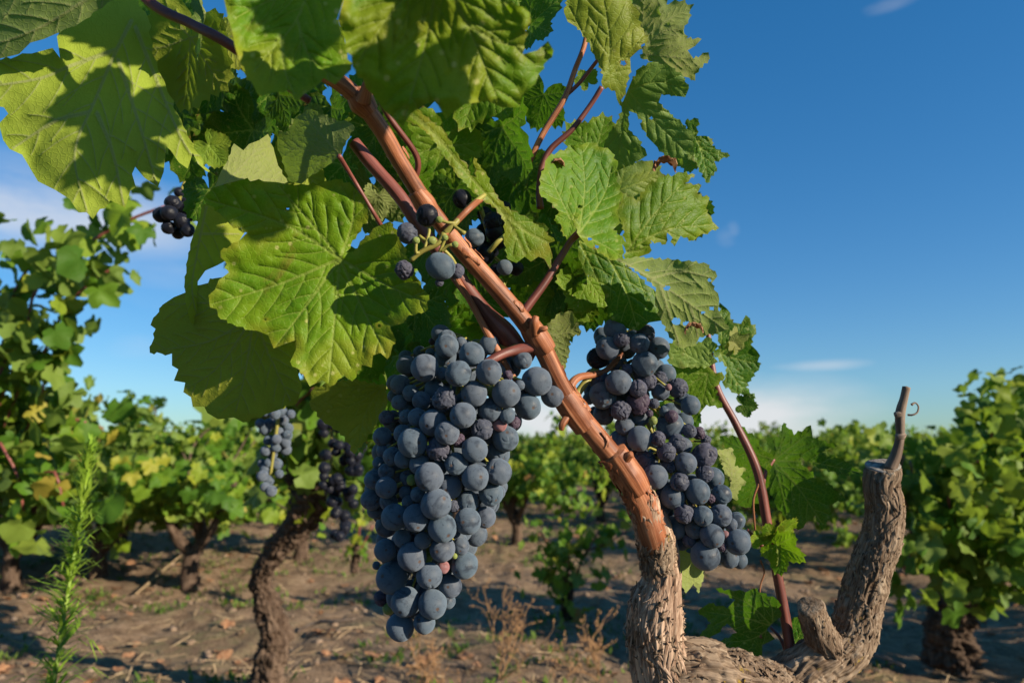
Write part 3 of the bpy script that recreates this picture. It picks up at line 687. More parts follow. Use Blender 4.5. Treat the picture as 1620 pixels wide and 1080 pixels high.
tube('cane', [(823, 500, .424), (860, 450, .43), (885, 410, .435), (904, 380, .44), (917, 368, .44)], [7, 6.5, 5.5, 5.5, 6.5], M_CANE_DK, VINE, 20, 0.0015, 'cane', .04, 14)
tube('cane', [(855, 330, .46), (853, 300, .46), (858, 262, .46), (872, 235, .46), (905, 205, .46), (935, 165, .46), (952, 138, .458)], [6, 5, 5, 5, 4.5, 4, 4], M_CANE_DK, VINE, 16, 0.0015, 'cane', .04, 15)
tube('cane', [(838, 255, .47), (860, 210, .47), (893, 156, .47), (910, 110, .47), (925, 70, .47), (930, 30, .47)], [5, 5, 5, 4.2, 4, 4], M_CANE, VINE, 16, 0.0015, 'cane', .04, 16)
tube('petiole', [(894, 153, .47), (918, 130, .47), (945, 96, .468)], [3.2, 3.2, 3], M_CANE_DK, VINE, 12, 0.002)
tube('petiole', [(536, 246, .40), (560, 285, .415), (590, 335, .42), (606, 362, .43)], [4, 3.2, 3.4, 3.6], M_CANE_DK, VINE, 12, 0.002)
tube('cane', [(170, -60, .36), (243, 8, .36), (300, 37, .355), (357, 67, .35), (430, 120, .36), (490, 160, .365)], [8, 8, 7.5, 8, 7, 6], M_CANE_DK, VINE, 24, 0.0015, 'cane', .04, 18, label='dark red cane under the upper left leaves')
tube('cane', [(560, 60, .40), (610, 175, .41), (660, 250, .43), (650, 300, .44)], [5, 5, 5, 5], M_CANE_DK, VINE, 14, 0.002, 'cane', .04, 19)
# right-hand shoot
tube('cane', [(1118, 500, .54), (1124, 560, .535), (1135, 615, .53), (1165, 672, .525), (1198, 745, .52), (1214, 830, .515), (1228, 900, .512), (1243, 980, .507), (1254, 1052, .50)], [3.5, 4.5, 5.5, 6, 7, 7.5, 7.5, 8, 9], M_CANE_DK, VINE, 28, 0.0015, 'cane', .03, 22, label='slender red shoot rising beside the second bunch')
tube('petiole', [(1205, 770, .519), (1213, 745, .522), (1224, 726, .525)], [4, 3.2, 3], M_CANE_DK, VINE, 12, 0.0015)
tube('petiole', [(1224, 880, .513), (1205, 862, .51), (1182, 838, .508)], [5.5, 4, 3], M_CANE_DK, VINE, 12, 0.0015)
tube('tendril', [(1200, 765, .517), (1192, 790, .515), (1193, 820, .514), (1196, 850, .513)], [2, 1.8, 1.8, 1.4], M_TENDRIL, VINE, 8, 0.001)
tube('tendril', [(1203, 885, .512), (1209, 905, .51), (1203, 925, .51), (1202, 950, .508), (1203, 975, .508), (1207, 995, .508), (1204, 1008, .508)], [1.6, 1.3, 1.4, 1.3, 1.2, 1.3, 3.2], M_TENDRIL, VINE, 8, 0.0008)
tube('petiole', [(1247, 1040, .502), (1235, 1010, .51), (1220, 992, .52)], [3, 2.6, 2.6], M_CANE_DK, VINE, 10, 0.0015)

# ---------------------------------------------------------------- traced leaves
traced_leaf([(-60, 95), (0, 95), (50, 85), (83, 76), (95, 92), (90, 58), (125, 12), (200, -25), (235, 30), (241, 85), (265, 145), (290, 200), (322, 262), (343, 279), (325, 270), (313, 259), (305, 242), (297, 267), (283, 257), (270, 238), (263, 232), (259, 272), (250, 296), (228, 281), (214, 264), (209, 275), (215, 296), (206, 302), (198, 329), (175, 317), (166, 330), (158, 331), (147, 347), (137, 336), (124, 336), (110, 315), (88, 301), (60, 287), (45, 262), (35, 245), (15, 236), (5, 222), (-2, 196), (13, 180), (6, 170), (-30, 165), (-70, 130)],
    [[(207, 35), (182, 85), (150, 160), (118, 245), (140, 342)], [(181, 80), (110, 105), (60, 125), (-40, 140)], [(140, 178), (90, 190), (50, 215), (20, 235)], [(187, 95), (205, 150), (226, 215), (248, 292)], [(154, 180), (178, 240), (196, 325)], [(215, 45), (245, 120), (285, 215), (320, 270)]],
    .40, .03, -.015, .01, 'under', M_LEAF_UND, 4.2, 26, 3.0, 0.6, .8, label='large pale underside at the upper left, half in shadow')
traced_leaf([(-80, 92), (0, 93), (30, 86), (48, 68), (70, 62), (88, 54), (130, 34), (170, 5), (240, -40), (150, -110), (-40, -90)],
    [[(190, -40), (120, 10), (50, 50), (-40, 80)], [(190, -40), (100, -40), (0, 0)]], .362, -.01, .02, .01, 'under', M_LEAF_PALE, 5, 24, 2, .6, .8)
traced_leaf([(383, 284), (417, 287), (437, 288), (457, 292), (487, 293), (517, 287), (533, 283), (557, 293), (573, 310), (582, 327), (583, 345), (566, 370), (546, 400), (560, 398), (575, 378), (597, 358), (617, 350), (632, 372), (650, 420), (667, 455), (679, 467), (673, 493), (647, 498), (638, 511), (617, 517), (626, 537), (613, 568), (602, 558), (590, 562), (588, 581), (573, 577), (557, 603), (543, 593), (523, 611), (510, 601), (490, 611), (480, 593), (459, 572), (468, 553), (468, 538), (453, 543), (433, 551), (424, 530), (407, 523), (395, 522), (367, 512), (345, 500), (343, 489), (332, 486), (330, 467), (340, 458), (346, 443), (362, 431), (349, 397), (377, 382), (391, 368), (362, 353), (347, 337), (321, 314), (337, 297), (360, 290)],
    [[(538, 409), (530, 500), (520, 606)], [(538, 409), (450, 355), (326, 315)], [(538, 409), (440, 450), (338, 480)], [(538, 409), (610, 450), (674, 478)], [(538, 409), (575, 490), (610, 560)], [(538, 409), (490, 350), (440, 293)], [(538, 409), (558, 350), (560, 298)], [(538, 409), (480, 490), (435, 548)]],
    .397, .004, .0, -.010, 'top', M_LEAF_LIT, 3.4, 16, 3.5, 1.25, 1.0, label='broad sunlit leaf with pale specks, left of the cane', holes=((600, 515, 2.5), (455, 330, 2), (612, 498, 2), (420, 505, 2)))
traced_leaf([(257, 482), (238, 514), (246, 520), (237, 558), (272, 559), (272, 578), (282, 584), (275, 602), (293, 605), (290, 620), (302, 628), (305, 643), (323, 643), (328, 653), (345, 663), (370, 660), (385, 668), (420, 655), (441, 648), (470, 637), (478, 612), (470, 585), (470, 540), (430, 480), (390, 440), (340, 440), (300, 460), (275, 470)],
    [[(402, 500), (388, 590), (372, 655)], [(402, 500), (330, 540), (245, 555)], [(402, 500), (345, 580), (295, 615)], [(402, 500), (430, 570), (460, 635)], [(402, 500), (340, 480), (262, 482)]],
    .415, -.012, .0, .006, 'under', M_LEAF_UND, 3.8, 20, 3, .8, .8, label='leaf showing its underside below the broad sunlit leaf')
traced_leaf([(340, 296), (350, 270), (360, 255), (370, 227), (385, 238), (394, 228), (410, 222), (424, 212), (434, 240), (440, 262), (455, 288), (420, 300), (370, 305)],
    [[(350, 295), (385, 260), (420, 220)], [(350, 295), (400, 285), (450, 285)]], .412, .02, -.02, 0, 'under', M_LEAF_YEL, 4, 18, 2, .6, .6)
traced_leaf([(322, 322), (345, 330), (365, 350), (388, 366), (378, 382), (352, 396), (358, 412), (343, 420), (325, 428), (313, 445), (312, 470), (322, 500), (328, 528), (312, 528), (300, 505), (294, 480), (292, 447), (297, 410), (303, 380), (312, 355)],
    [[(326, 330), (312, 400), (304, 460), (318, 522)], [(316, 370), (350, 370), (380, 370)]], .425, .04, 0, .01, 'under', M_LEAF_UND, 3.6, 18, 1.5, .6, .6)
traced_leaf([(352, -10), (360, 25), (367, 52), (372, 75), (378, 95), (388, 118), (413, 153), (430, 147), (457, 143), (470, 161), (480, 150), (500, 137), (512, 124), (530, 134), (556, 110), (545, 67), (532, 33), (543, 0), (540, -70), (450, -110), (360, -60)],
    [[(500, -50), (470, 30), (427, 83), (400, 115)], [(470, 30), (490, 90), (535, 125)], [(490, -10), (430, 0), (370, 30)], [(445, 60), (450, 110), (466, 150)]],
    .285, .015, .0, -.01, 'top', M_LEAF_LIT, 4.5, 26, 4, 2.2, 1.4, label='near out-of-focus leaf at the top, sunlit and quilted')
traced_leaf([(540, -60), (543, 0), (534, 33), (546, 67), (562, 112), (590, 150), (607, 175), (637, 200), (650, 180), (672, 165), (690, 160), (705, 190), (715, 180), (735, 165), (773, 160), (793, 170), (822, 170), (827, 150), (847, 133), (853, 117), (876, 80), (867, 65), (850, 80), (827, 86), (838, 20), (803, 0), (800, -80), (640, -100)],
    [[(690, -60), (680, 40), (640, 190)], [(690, -60), (740, 40), (790, 165)], [(690, -60), (620, 20), (565, 100)], [(740, 40), (800, 70), (870, 75)], [(690, -60), (750, -20), (830, 10)]],
    .262, .015, .02, .0, 'top', M_LEAF_LIT, 4.5, 26, 4, 2.4, 1.9, label='near out-of-focus leaf at the top centre, mostly in shade')
traced_leaf([(640, 167), (660, 172), (682, 192), (702, 206), (716, 230), (728, 252), (738, 257), (744, 277), (753, 280), (750, 249), (770, 277), (783, 305), (798, 326), (837, 346), (863, 366), (878, 381), (868, 385), (874, 403), (870, 426), (861, 410), (852, 406), (840, 414), (830, 406), (817, 416), (803, 410), (797, 378), (799, 352), (785, 330), (765, 318), (745, 300), (722, 275), (703, 247), (680, 214), (660, 198), (640, 190)],
    [[(642, 175), (690, 215), (740, 275), (790, 330)], [(790, 330), (830, 365), (870, 385)], [(790, 330), (815, 370), (832, 405)]],
    .408, .02, .0, 0, 'top', M_LEAF_LIT, 3.4, 13, 2.5, .6, .6, label='folded yellow-green leaf hanging right of the cane')
traced_leaf([(440, 207), (455, 210), (470, 183), (493, 173), (520, 187), (557, 196), (562, 201), (548, 223), (538, 247), (518, 262), (493, 277), (477, 291), (457, 287), (450, 263), (438, 228)],
    [[(537, 245), (490, 238), (445, 235)], [(537, 245), (500, 262), (470, 285)], [(537, 245), (510, 215), (480, 180)]], .43, -.03, .0, .01, 'under', M_LEAF_PALE, 3.4, 16, 2.5, .9, .8, label='small grey felted underside beside the upper cane')
traced_leaf([(895, -20), (897, 0), (892, 20), (898, 35), (912, 43), (927, 60), (940, 87), (952, 110), (953, 137), (973, 144), (976, 158), (981, 168), (990, 140), (998, 110), (997, 92), (1010, 80), (1026, 60), (1013, 43), (1010, 17), (993, 0), (990, -40), (940, -60)],
    [[(953, 137), (965, 70), (950, -30)], [(953, 137), (925, 60), (900, 10)], [(953, 137), (990, 90), (1018, 55)]], .445, .02, .02, .01, 'top', M_LEAF_YEL, 3.6, 12, 3, .9, .9, label='sunlit yellow-green leaf at the top of the right-hand canopy', holes=((986, 100, 4.5),))
traced_leaf([(993, 143), (1000, 126), (1013, 107), (1033, 98), (1063, 107), (1080, 120), (1090, 140), (1084, 154), (1067, 152), (1047, 149), (1042, 162), (1060, 180), (1080, 197), (1097, 213), (1097, 247), (1082, 243), (1078, 264), (1057, 251), (1040, 233), (1027, 220), (1013, 197), (1007, 180), (995, 176), (994, 205), (1010, 220), (1024, 246), (1013, 253), (993, 263), (978, 270), (967, 253), (950, 240), (967, 207), (980, 187), (986, 160)],
    [[(993, 143), (1040, 130), (1085, 142)], [(993, 143), (1020, 175), (1060, 215), (1085, 240)], [(993, 143), (985, 200), (978, 262)]], .455, .0, .03, .0, 'top', M_LEAF_PALE, 3.2, 13, 3, 1.2, 1.2, label='dull grey-green lobed leaf with brown scars on the right edge', holes=((1002, 182, 5), (1012, 192, 4), (1030, 187, 3)))
traced_leaf([(997, -20), (1043, -10), (1043, 30), (1053, 37), (1083, 42), (1077, 60), (1110, 62), (1100, 73), (1088, 80), (1097, 93), (1121, 83), (1123, 93), (1100, 117), (1100, 128), (1063, 114), (1033, 98), (1013, 92), (1022, 62), (1005, 40)],
    [[(1010, 85), (1060, 90), (1110, 95)], [(1010, 85), (1050, 50), (1080, 48)], [(1010, 85), (1015, 40), (1020, -10)]], .475, .0, .0, .01, 'under', M_LEAF_PALE, 3.4, 12, 3, 1.4, 1.4)
traced_leaf([(907, 230), (937, 226), (967, 240), (978, 260), (973, 277), (986, 313), (976, 333), (981, 353), (970, 363), (987, 378), (985, 415), (960, 407), (927, 387), (915, 372), (908, 350), (880, 330), (853, 305), (856, 277), (868, 247)],
    [[(915, 372), (925, 300), (920, 236)], [(915, 372), (955, 310), (968, 262)], [(915, 372), (950, 385), (983, 405)], [(915, 372), (885, 310), (866, 270)]],
    .435, .02, -.02, -.01, 'top', M_LEAF, 3.2, 14, 3, 1.3, 1.0, label='rounded dark leaf with a rusty scar above the right fork', holes=((918, 327, 4), (912, 342, 4), (933, 378, 3), (944, 390, 3)))
traced_leaf([(985, 305), (1007, 317), (1027, 290), (1050, 280), (1080, 273), (1100, 277), (1084, 290), (1110, 293), (1103, 307), (1123, 313), (1117, 330), (1127, 350), (1138, 361), (1110, 370), (1097, 381), (1077, 373), (1067, 390), (1057, 363), (1053, 387), (1030, 380), (1027, 401), (1010, 407), (989, 411), (988, 367), (976, 335)],
    [[(990, 400), (1030, 345), (1080, 290)], [(990, 400), (1050, 365), (1125, 355)], [(990, 400), (1020, 395)]], .485, .02, .0, .01, 'top', M_LEAF, 3.4, 13, 3.5, 1.2, 1.0)
traced_leaf([(913, 378), (940, 392), (983, 412), (1013, 440), (1040, 465), (1047, 507), (1027, 510), (1010, 523), (993, 520), (963, 500), (957, 467), (947, 447), (923, 428), (915, 400)],
    [[(915, 380), (985, 415), (1045, 455)], [(960, 402), (990, 460), (1008, 518)], [(915, 380), (940, 430), (960, 480)]], .45, .01, .0, .0, 'top', M_LEAF_SHADE, 3.4, 15, 3, 1.0, .8)
traced_leaf([(975, 410), (1013, 407), (1063, 411), (1095, 414), (1118, 417), (1135, 437), (1126, 448), (1138, 473), (1136, 490), (1153, 521), (1133, 527), (1107, 533), (1100, 547), (1073, 549), (1057, 527), (1046, 507), (1036, 475), (1038, 455), (1010, 430)],
    [[(975, 410), (1030, 440), (1090, 480), (1148, 522)], [(1030, 440), (1080, 430), (1130, 440)], [(1045, 452), (1060, 500), (1075, 545)], [(1090, 480), (1100, 510), (1104, 535)]],
    .43, .02, .02, .01, 'under', M_LEAF_PALE, 3.2, 14, 3, 1.1, 1.3, label='blotched grey-green underside above the second bunch, with browned tip', holes=((1055, 456, 5), (1024, 427, 3), (1126, 488, 4), (1112, 494, 3), (1070, 508, 7), (1085, 512, 5), (1122, 443, 3), (1007, 441, 2.5)))
RU = dict(side='top', mat=M_LEAF_SHADE, step=3.6, tooth=15, amp=3, pucker=.7)
traced_leaf([(1222, 722), (1213, 692), (1232, 690), (1240, 668), (1256, 688), (1283, 672), (1286, 692), (1325, 705), (1302, 712), (1338, 730), (1366, 748), (1330, 750), (1292, 738), (1268, 722), (1262, 727), (1280, 745), (1312, 765), (1338, 790), (1312, 797), (1316, 815), (1300, 838), (1290, 815), (1262, 838), (1243, 818), (1228, 800), (1217, 770), (1219, 745)],
    [[(1223, 728), (1260, 700), (1283, 680)], [(1223, 728), (1290, 732), (1360, 747)], [(1223, 728), (1262, 770), (1302, 830)], [(1223, 728), (1235, 770), (1245, 815)], [(1223, 728), (1236, 700), (1240, 672)]], .535, -.05, -.01, .01, label='deeply lobed leaf right of the slender shoot', **RU)
traced_leaf([(1222, 718), (1207, 712), (1195, 692), (1172, 674), (1180, 692), (1138, 690), (1152, 715), (1133, 742), (1160, 748), (1152, 782), (1180, 803), (1205, 792), (1217, 760)],
    [[(1222, 726), (1190, 715), (1142, 695)], [(1222, 726), (1185, 745), (1140, 745)], [(1222, 726), (1195, 765), (1182, 798)]], .545, -.045, 0, .0, **RU)
traced_leaf([(1104, 965), (1122, 953), (1150, 962), (1163, 948), (1132, 930), (1180, 936), (1192, 930), (1232, 950), (1236, 975), (1222, 985), (1213, 995), (1226, 1010), (1206, 1020), (1206, 1043), (1170, 1032), (1138, 1015), (1166, 1000), (1150, 985), (1132, 1003), (1098, 1012), (1125, 985)],
    [[(1222, 990), (1170, 975), (1108, 966)], [(1222, 990), (1185, 955), (1140, 935)], [(1222, 990), (1190, 1010), (1145, 1015)], [(1222, 990), (1222, 965), (1215, 945)]], .53, -.055, .0, .0, label='dark leaf low down behind the trunk head', **RU)
traced_leaf([(1240, 985), (1262, 975), (1285, 985), (1290, 1010), (1280, 1040), (1258, 1050), (1245, 1025)], [[(1245, 1040), (1262, 1010), (1275, 985)], [(1245, 1040), (1270, 1030)]], .535, 0, 0, 0, **RU)
traced_leaf([(1135, 712), (1158, 708), (1164, 728), (1162, 737), (1181, 741), (1171, 753), (1181, 762), (1168, 776), (1166, 792), (1155, 785), (1146, 795), (1158, 760), (1146, 745)],
    [[(1150, 790), (1158, 750), (1148, 715)]], .50, .02, 0, .01, 'under', M_LEAF_YEL, 2.6, 9, 2, 1, 1.5, label='small sunlit yellow leaf at the right of the second bunch')
traced_leaf([(1064, 858), (1082, 868), (1096, 880), (1112, 900), (1113, 914), (1105, 938), (1098, 922), (1092, 930), (1085, 938), (1079, 925), (1072, 905)],
    [[(1070, 862), (1088, 895), (1095, 925)]], .475, .02, 0, .0, 'under', M_LEAF_YEL, 2.8, 9, 2, .8, 1)
traced_leaf([(1056, 548), (1070, 535), (1100, 545), (1122, 533), (1136, 548), (1125, 560), (1136, 572), (1120, 580), (1075, 582), (1058, 575)],
    [[(1125, 585), (1095, 565), (1065, 550)], [(1125, 585), (1122, 560), (1120, 540)]], .50, 0, 0, 0, 'top', M_LEAF_PALE, 3.2, 12, 2.5, 1, 1)
traced_leaf([(1050, 580), (1075, 575), (1120, 578), (1132, 590), (1142, 588), (1147, 597), (1130, 612), (1143, 645), (1118, 640), (1106, 655), (1100, 668), (1075, 655), (1052, 640), (1048, 600)],
    [[(1120, 590), (1090, 610), (1060, 640)], [(1120, 590), (1115, 620), (1105, 660)], [(1120, 590), (1090, 590), (1058, 590)]], .505, 0, 0, 0, 'top', M_LEAF, 3.2, 13, 3, 1, 1)
traced_leaf([(1150, 488), (1138, 478), (1140, 500), (1130, 520), (1140, 545), (1128, 560), (1150, 580), (1145, 610), (1165, 622), (1196, 630), (1180, 612), (1202, 580), (1198, 555), (1188, 545), (1196, 520), (1180, 498), (1172, 512), (1160, 510)],
    [[(1140, 560), (1165, 535), (1182, 505)], [(1140, 560), (1175, 570), (1198, 575)], [(1140, 560), (1160, 595), (1180, 622)], [(1140, 560), (1142, 520), (1142, 485)]], .56, 0, 0, 0, 'top', M_LEAF_SHADE, 3.6, 11, 3.5, 1, 1)
traced_leaf([(1085, 190), (1105, 188), (1102, 215), (1118, 215), (1125, 230), (1155, 247), (1130, 255), (1135, 268), (1118, 290), (1105, 265), (1092, 240)], [[(1095, 200), (1110, 235), (1150, 248)], [(1105, 225), (1115, 260), (1120, 285)]], .50, 0, 0, 0, 'top', M_LEAF_SHADE, 3.4, 11, 3, 1, 1)
# leaves around the trunk top, shaded side (behind the bunches) and under the cane
traced_leaf([(495, 615), (520, 605), (560, 600), (610, 610), (612, 640), (590, 680), (575, 700), (560, 718), (545, 690), (510, 665), (490, 640)],
    [[(610, 605), (560, 640), (505, 650)], [(610, 605), (580, 650), (565, 710)], [(610, 605), (560, 612), (500, 618)]], .47, -.01, 0, 0, 'top', M_LEAF_YEL, 3.4, 14, 3, 1, .8, label='yellow-green leaf left of the great bunch')
traced_leaf([(870, 510), (885, 495), (905, 492), (915, 510), (918, 530), (902, 530), (900, 560), (893, 585), (878, 572), (868, 545), (850, 530)], [[(855, 520), (880, 530), (912, 520)], [(860, 525), (880, 550), (892, 580)]], .44, 0, 0, 0, 'under', M_LEAF_PALE, 3, 10, 2.5, 1.3, 1)

# ---------------------------------------------------------------- generic leaves filling the canopy
G = [ (260, 40, .50, 120, 170, 0, 20, 'd', 0, 0), (330, 120, .52, 120, 190, 0, 20, 'd', 2, 0), (230, 170, .52, 90, 160, 0, 20, 'd', 1, 0), (450, 120, .52, 110, 170, 0, 20, 'd', 3, 0), (420, 240, .54, 90, 200, 0, 20, 'd', 0, 0),
 (300, 210, .54, 80, 180, 0, 30, 'd', 3, 0), (540, 260, .54, 90, 170, 0, 20, 'd', 2, 0), (580, 420, .55, 100, 170, 0, 20, 'd', 1, 0), (600, 160, .53, 100, 190, 0, 20, 'd', 1, 0), (350, 60, .46, 60, 140, 0, 0, 'u', 2, 1), (480, 200, .47, 60, 150, 10, 10, 'p', 3, 1),
 (750, 240, .54, 110, 190, 0, 20, 'd', 0, 0), (700, 100, .50, 90, 160, 0, 20, 'd', 2, 0), (330, 230, .47, 40, 140, 0, 0, 'Y', 0, 0), (600, 310, .47, 40, 190, 20, 0, 'Y', 3, 1),
 # px, py, d, size, roll, tx, ty, kind, template, under
 (300, 60, .44, 120, 200, 20, -20, 'u', 0, 1), (250, 120, .47, 110, 150, 10, 20, 'd', 1, 0), (395, 205, .47, 105, 215, 10, 10, 'd', 2, 0),
 (360, 180, .50, 100, 130, -10, 10, 'd', 3, 0), (330, 300, .50, 70, 160, 0, 20, 'd', 0, 0), (440, 150, .46, 70, 100, 20, 0, 'd', 1, 0),
 (320, 20, .42, 80, 120, 10, -30, 'd', 2, 0), (600, 200, .47, 90, 160, 10, 10, 'd', 3, 0), (700, 230, .47, 100, 200, 15, 10, 'g', 0, 0),
 (720, 300, .46, 80, 170, 0, 0, 'd', 1, 0), (790, 200, .48, 110, 140, 10, -10, 'd', 2, 0), (820, 270, .50, 95, 200, 0, 10, 'd', 3, 0),
 (760, 120, .46, 90, 200, 10, 0, 'g', 2, 0), (860, 150, .50, 60, 200, 30, 10, 'd', 1, 0), (900, 290, .50, 80, 170, 0, 0, 'd', 0, 0),
 (940, 250, .49, 75, 20, 0, -10, 'g', 3, 0), (980, 300, .50, 85, 130, 0, 10, 'p', 1, 0), (880, 400, .48, 95, 190, 0, 10, 'd', 2, 0),
 (850, 430, .49, 100, 150, 10, 0, 'd', 1, 0), (880, 470, .48, 75, 170, 0, 0, 'g', 3, 0), (930, 440, .47, 60, 200, 0, 10, 'y', 0, 0),
 (660, 480, .49, 90, 190, 0, 10, 'd', 0, 0), (700, 520, .50, 85, 160, 10, 0, 'g', 2, 0), (640, 560, .50, 80, 210, 0, -10, 'd', 1, 0),
 (610, 620, .52, 90, 200, 0, 0, 'g', 3, 0), (760, 470, .50, 70, 170, 0, 20, 'd', 3, 0), (590, 300, .48, 70, 190, 20, 20, 'd', 2, 1),
 (560, 640, .54, 80, 180, 10, -10, 'd', 0, 0), (1040, 40, .50, 60, 60, 0, 20, 'p', 2, 1), (1010, 30, .50, 60, 330, 0, 10, 'g', 0, 0),
 (840, 40, .47, 60, 60, 10, 0, 'd', 3, 0), (810, -30, .47, 80, 100, 0, 0, 'g', 1, 0), (1100, 230, .51, 45, 200, 0, 10, 'p', 3, 0),
 (1085, 330, .52, 50, 150, 0, 10, 'd', 0, 0), (640, 240, .49, 80, 180, 0, 10, 'd', 3, 0), (520, 170, .49, 80, 170, 0, 0, 'd', 2, 0),
 (470, 250, .49, 70, 200, 0, 10, 'u', 1, 1), (690, 380, .50, 80, 190, 0, 0, 'd', 1, 0), (970, 470, .50, 50, 180, 0, 10, 'd', 2, 0),
 (575, 540, .50, 60, 170, 0, 10, 'g', 1, 0), (720, 180, .50, 70, 120, 0, 0, 'g', 3, 0), (905, 340, .47, 35, 190, 0, 10, 'y', 2, 0),
 (930, 450, .50, 70, 170, 0, 0, 'd', 0, 0), (810, 360, .52, 100, 180, 0, 0, 'd', 3, 0), (740, 420, .52, 90, 180, 0, 0, 'd', 0, 0),
 (860, 330, .53, 90, 160, 0, 0, 'd', 2, 0), (500, 60, .46, 90, 170, 0, 0, 'd', 1, 0), (620, 70, .44, 90, 190, 0, 0, 'd', 0, 0),
 (460, 500, .53, 90, 180, 0, 0, 'd', 3, 0), (1075, 640, .54, 60, 190, 0, 0, 'd', 2, 0), (650, 640, .56, 80, 190, 0, 0, 'd', 2, 0),
 (1070, 880, .50, 45, 180, 0, 30, 'd', 3, 0), (930, 130, .50, 25, 330, 0, 0, 'g', 3, 0),
 # small crumpled leaflets on the right shoot
 (1232, 848, .505, 42, 60, 30, 30, 'y', 0, 0), (1228, 862, .50, 48, 100, 10, -40, 'g', 2, 0), (1222, 850, .50, 30, 330, 30, 0, 'y', 3, 0),
 (1238, 870, .50, 34, 165, 0, 40, 'p', 1, 0), (1200, 848, .50, 20, 200, 0, 20, 'y', 3, 0), (1160, 545, .53, 30, 20, 0, 50, 'Y', 3, 1), (1158, 548, .53, 32, 60, 40, 30, 'p', 2, 1),
 (1175, 640, .56, 24, 100, 0, 20, 'd', 1, 0),
]
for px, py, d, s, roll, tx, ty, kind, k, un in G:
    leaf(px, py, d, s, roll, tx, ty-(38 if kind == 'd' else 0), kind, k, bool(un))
def shade_leaf(px, py, d, t, size, roll, kind='g', k=0, dx=0, dy=0):
    """an added leaf out of view, set towards the sun to shade a leaf in view"""
    o = obj('leaf', tpl(kind, k), VINE, P(px, py, d)+SUNV*t)
    M = SUNV.to_track_quat('Z', 'Y').to_matrix() @ Matrix.Rotation(rad(dx), 3, 'X') @ Matrix.Rotation(rad(dy), 3, 'Y') @ Matrix.Rotation(rad(roll), 3, 'Z')
    o.rotation_euler = M.to_euler(); o.scale = (size,)*3
for a in ((225, 140, .40, .24, .036, 160, 'g', 0), (165, 250, .40, .27, .026, 200, 'g', 2), (240, 40, .42, .26, .036, 90, 'g', 1),
          (690, 70, .262, .16, .030, 170, 'g', 2, 20), (800, 20, .30, .2, .04, 10, 'g', 3), (560, 20, .285, .2, .03, 10, 'g', 3)):
    shade_leaf(*a)  # unseen leaves added only for the shadows they cast
# dead curled leaf caught on the right edge
def crumple(name, c, size, mat, parent=None, seed=0, loc_label=None):
    rng = np.random.default_rng(seed); n = 26; t = np.linspace(-1, 1, n); X, Y = np.meshgrid(t, t); x, y = X.ravel(), Y.ravel()
    r = np.hypot(x, y); k = np.where(r > 1e-6, np.maximum(abs(x), abs(y))/np.maximum(r, 1e-6), 1); x, y = x*k, y*k
    p = np.stack([x, y, 0*x], -1)+seed
    a = x*1.7; V = np.stack([np.sin(a)*.6+.2*fbm(p*2.5, 3, 1), y*.45+.2*fbm(p*2.5, 3, 2), np.cos(a)*.5+.3*fbm(p*3, 3, 3)], -1)*size
    i = np.arange(n*n).reshape(n, n); F = np.stack([i[:-1, :-1], i[:-1, 1:], i[1:, 1:], i[1:, :-1]], -1).reshape(-1, 4)
    return obj(name, mesh(name, V, F, mat), parent, c)
crumple('dead_leaf', P(1052, 266, .455), .0125, M_DEAD, VINE, 2)['label'] = 'curled dry brown leaf scrap caught on the right edge'
crumple('dead_leaf', P(1098, 524, .428), .009, M_DEAD, VINE, 5)
crumple('dead_leaf', P(882, 262, .43), .007, M_DEAD, VINE, 7)

# ---------------------------------------------------------------- berries
def berry_mesh(kind, seed, mat):
    n, mm = (48, 64) if kind != 'n' else (26, 40)
    th = np.linspace(0, math.pi, n); ph = np.linspace(0, 2*math.pi, mm, endpoint=False); T, PH = np.meshgrid(th, ph, indexing='ij')
    p = np.stack([np.sin(T)*np.cos(PH), np.sin(T)*np.sin(PH), np.cos(T)], -1).reshape(-1, 3)
    s = seed*3.7
    r = 1+0.022*vnoise(p*1.6+s, seed) + 0.010*vnoise(p*4+s, seed)
    if kind == 'w':
        w = p + 0.4*np.stack([vnoise(p*1.7+s, 1), vnoise(p*1.7+s, 2), vnoise(p*1.7+s, 3)], -1)
        a = np.abs(vnoise(w*1.35+s, seed+4)); b = np.abs(vnoise(w*2.9+s, seed+9))
        r = r*(0.98 + 0.07*vnoise(p*1.5+s, 6)) - 0.24*np.clip(1-a/0.17, 0, 1)**1.1 - 0.045*np.clip(1-b/0.22, 0, 1) + 0.02*vnoise(p*9+s, 8)
    if kind == 'd':   # slightly dented
        w = p + 0.2*np.stack([vnoise(p*2+s, 1), vnoise(p*2+s, 2), vnoise(p*2+s, 3)], -1)
        a = np.abs(vnoise(w*2.2+s, seed+4)); m_ = np.clip(vnoise(p*1.3+s, 5)+.1, 0, 1)
        r = r - 0.13*m_*np.clip(1-a/0.25, 0, 1)
    V = p*r[:, None]*np.array([1, 1, 1.05]) * 0.0085
    dimple = np.exp(-((p[:, 2]+1)/0.012)); V[:, 2] += 0.0004*dimple
    i = np.arange(n*mm).reshape(n, mm); j = np.roll(i, -1, 1)
    F = np.stack([i[:-1], i[1:], j[1:], j[:-1]], -1).reshape(-1, 4)
    return mesh('berry', V, F, mat)
BM = {'n': [berry_mesh('n', k, M_BERRY) for k in range(4)], 'w': [berry_mesh('w', k, M_BERRY_W) for k in range(5)], 'd': [berry_mesh('d', k, M_BERRY) for k in range(4)],
      'r': [berry_mesh('d', 7, M_BERRY_R), berry_mesh('w', 8, M_BERRY_R)], 'p': [berry_mesh('n', 9, M_BERRY_P)], 'g': [berry_mesh('n', 10, M_BERRY_G)], 'k': [berry_mesh('d', 11, M_BERRY_SHADED)]}
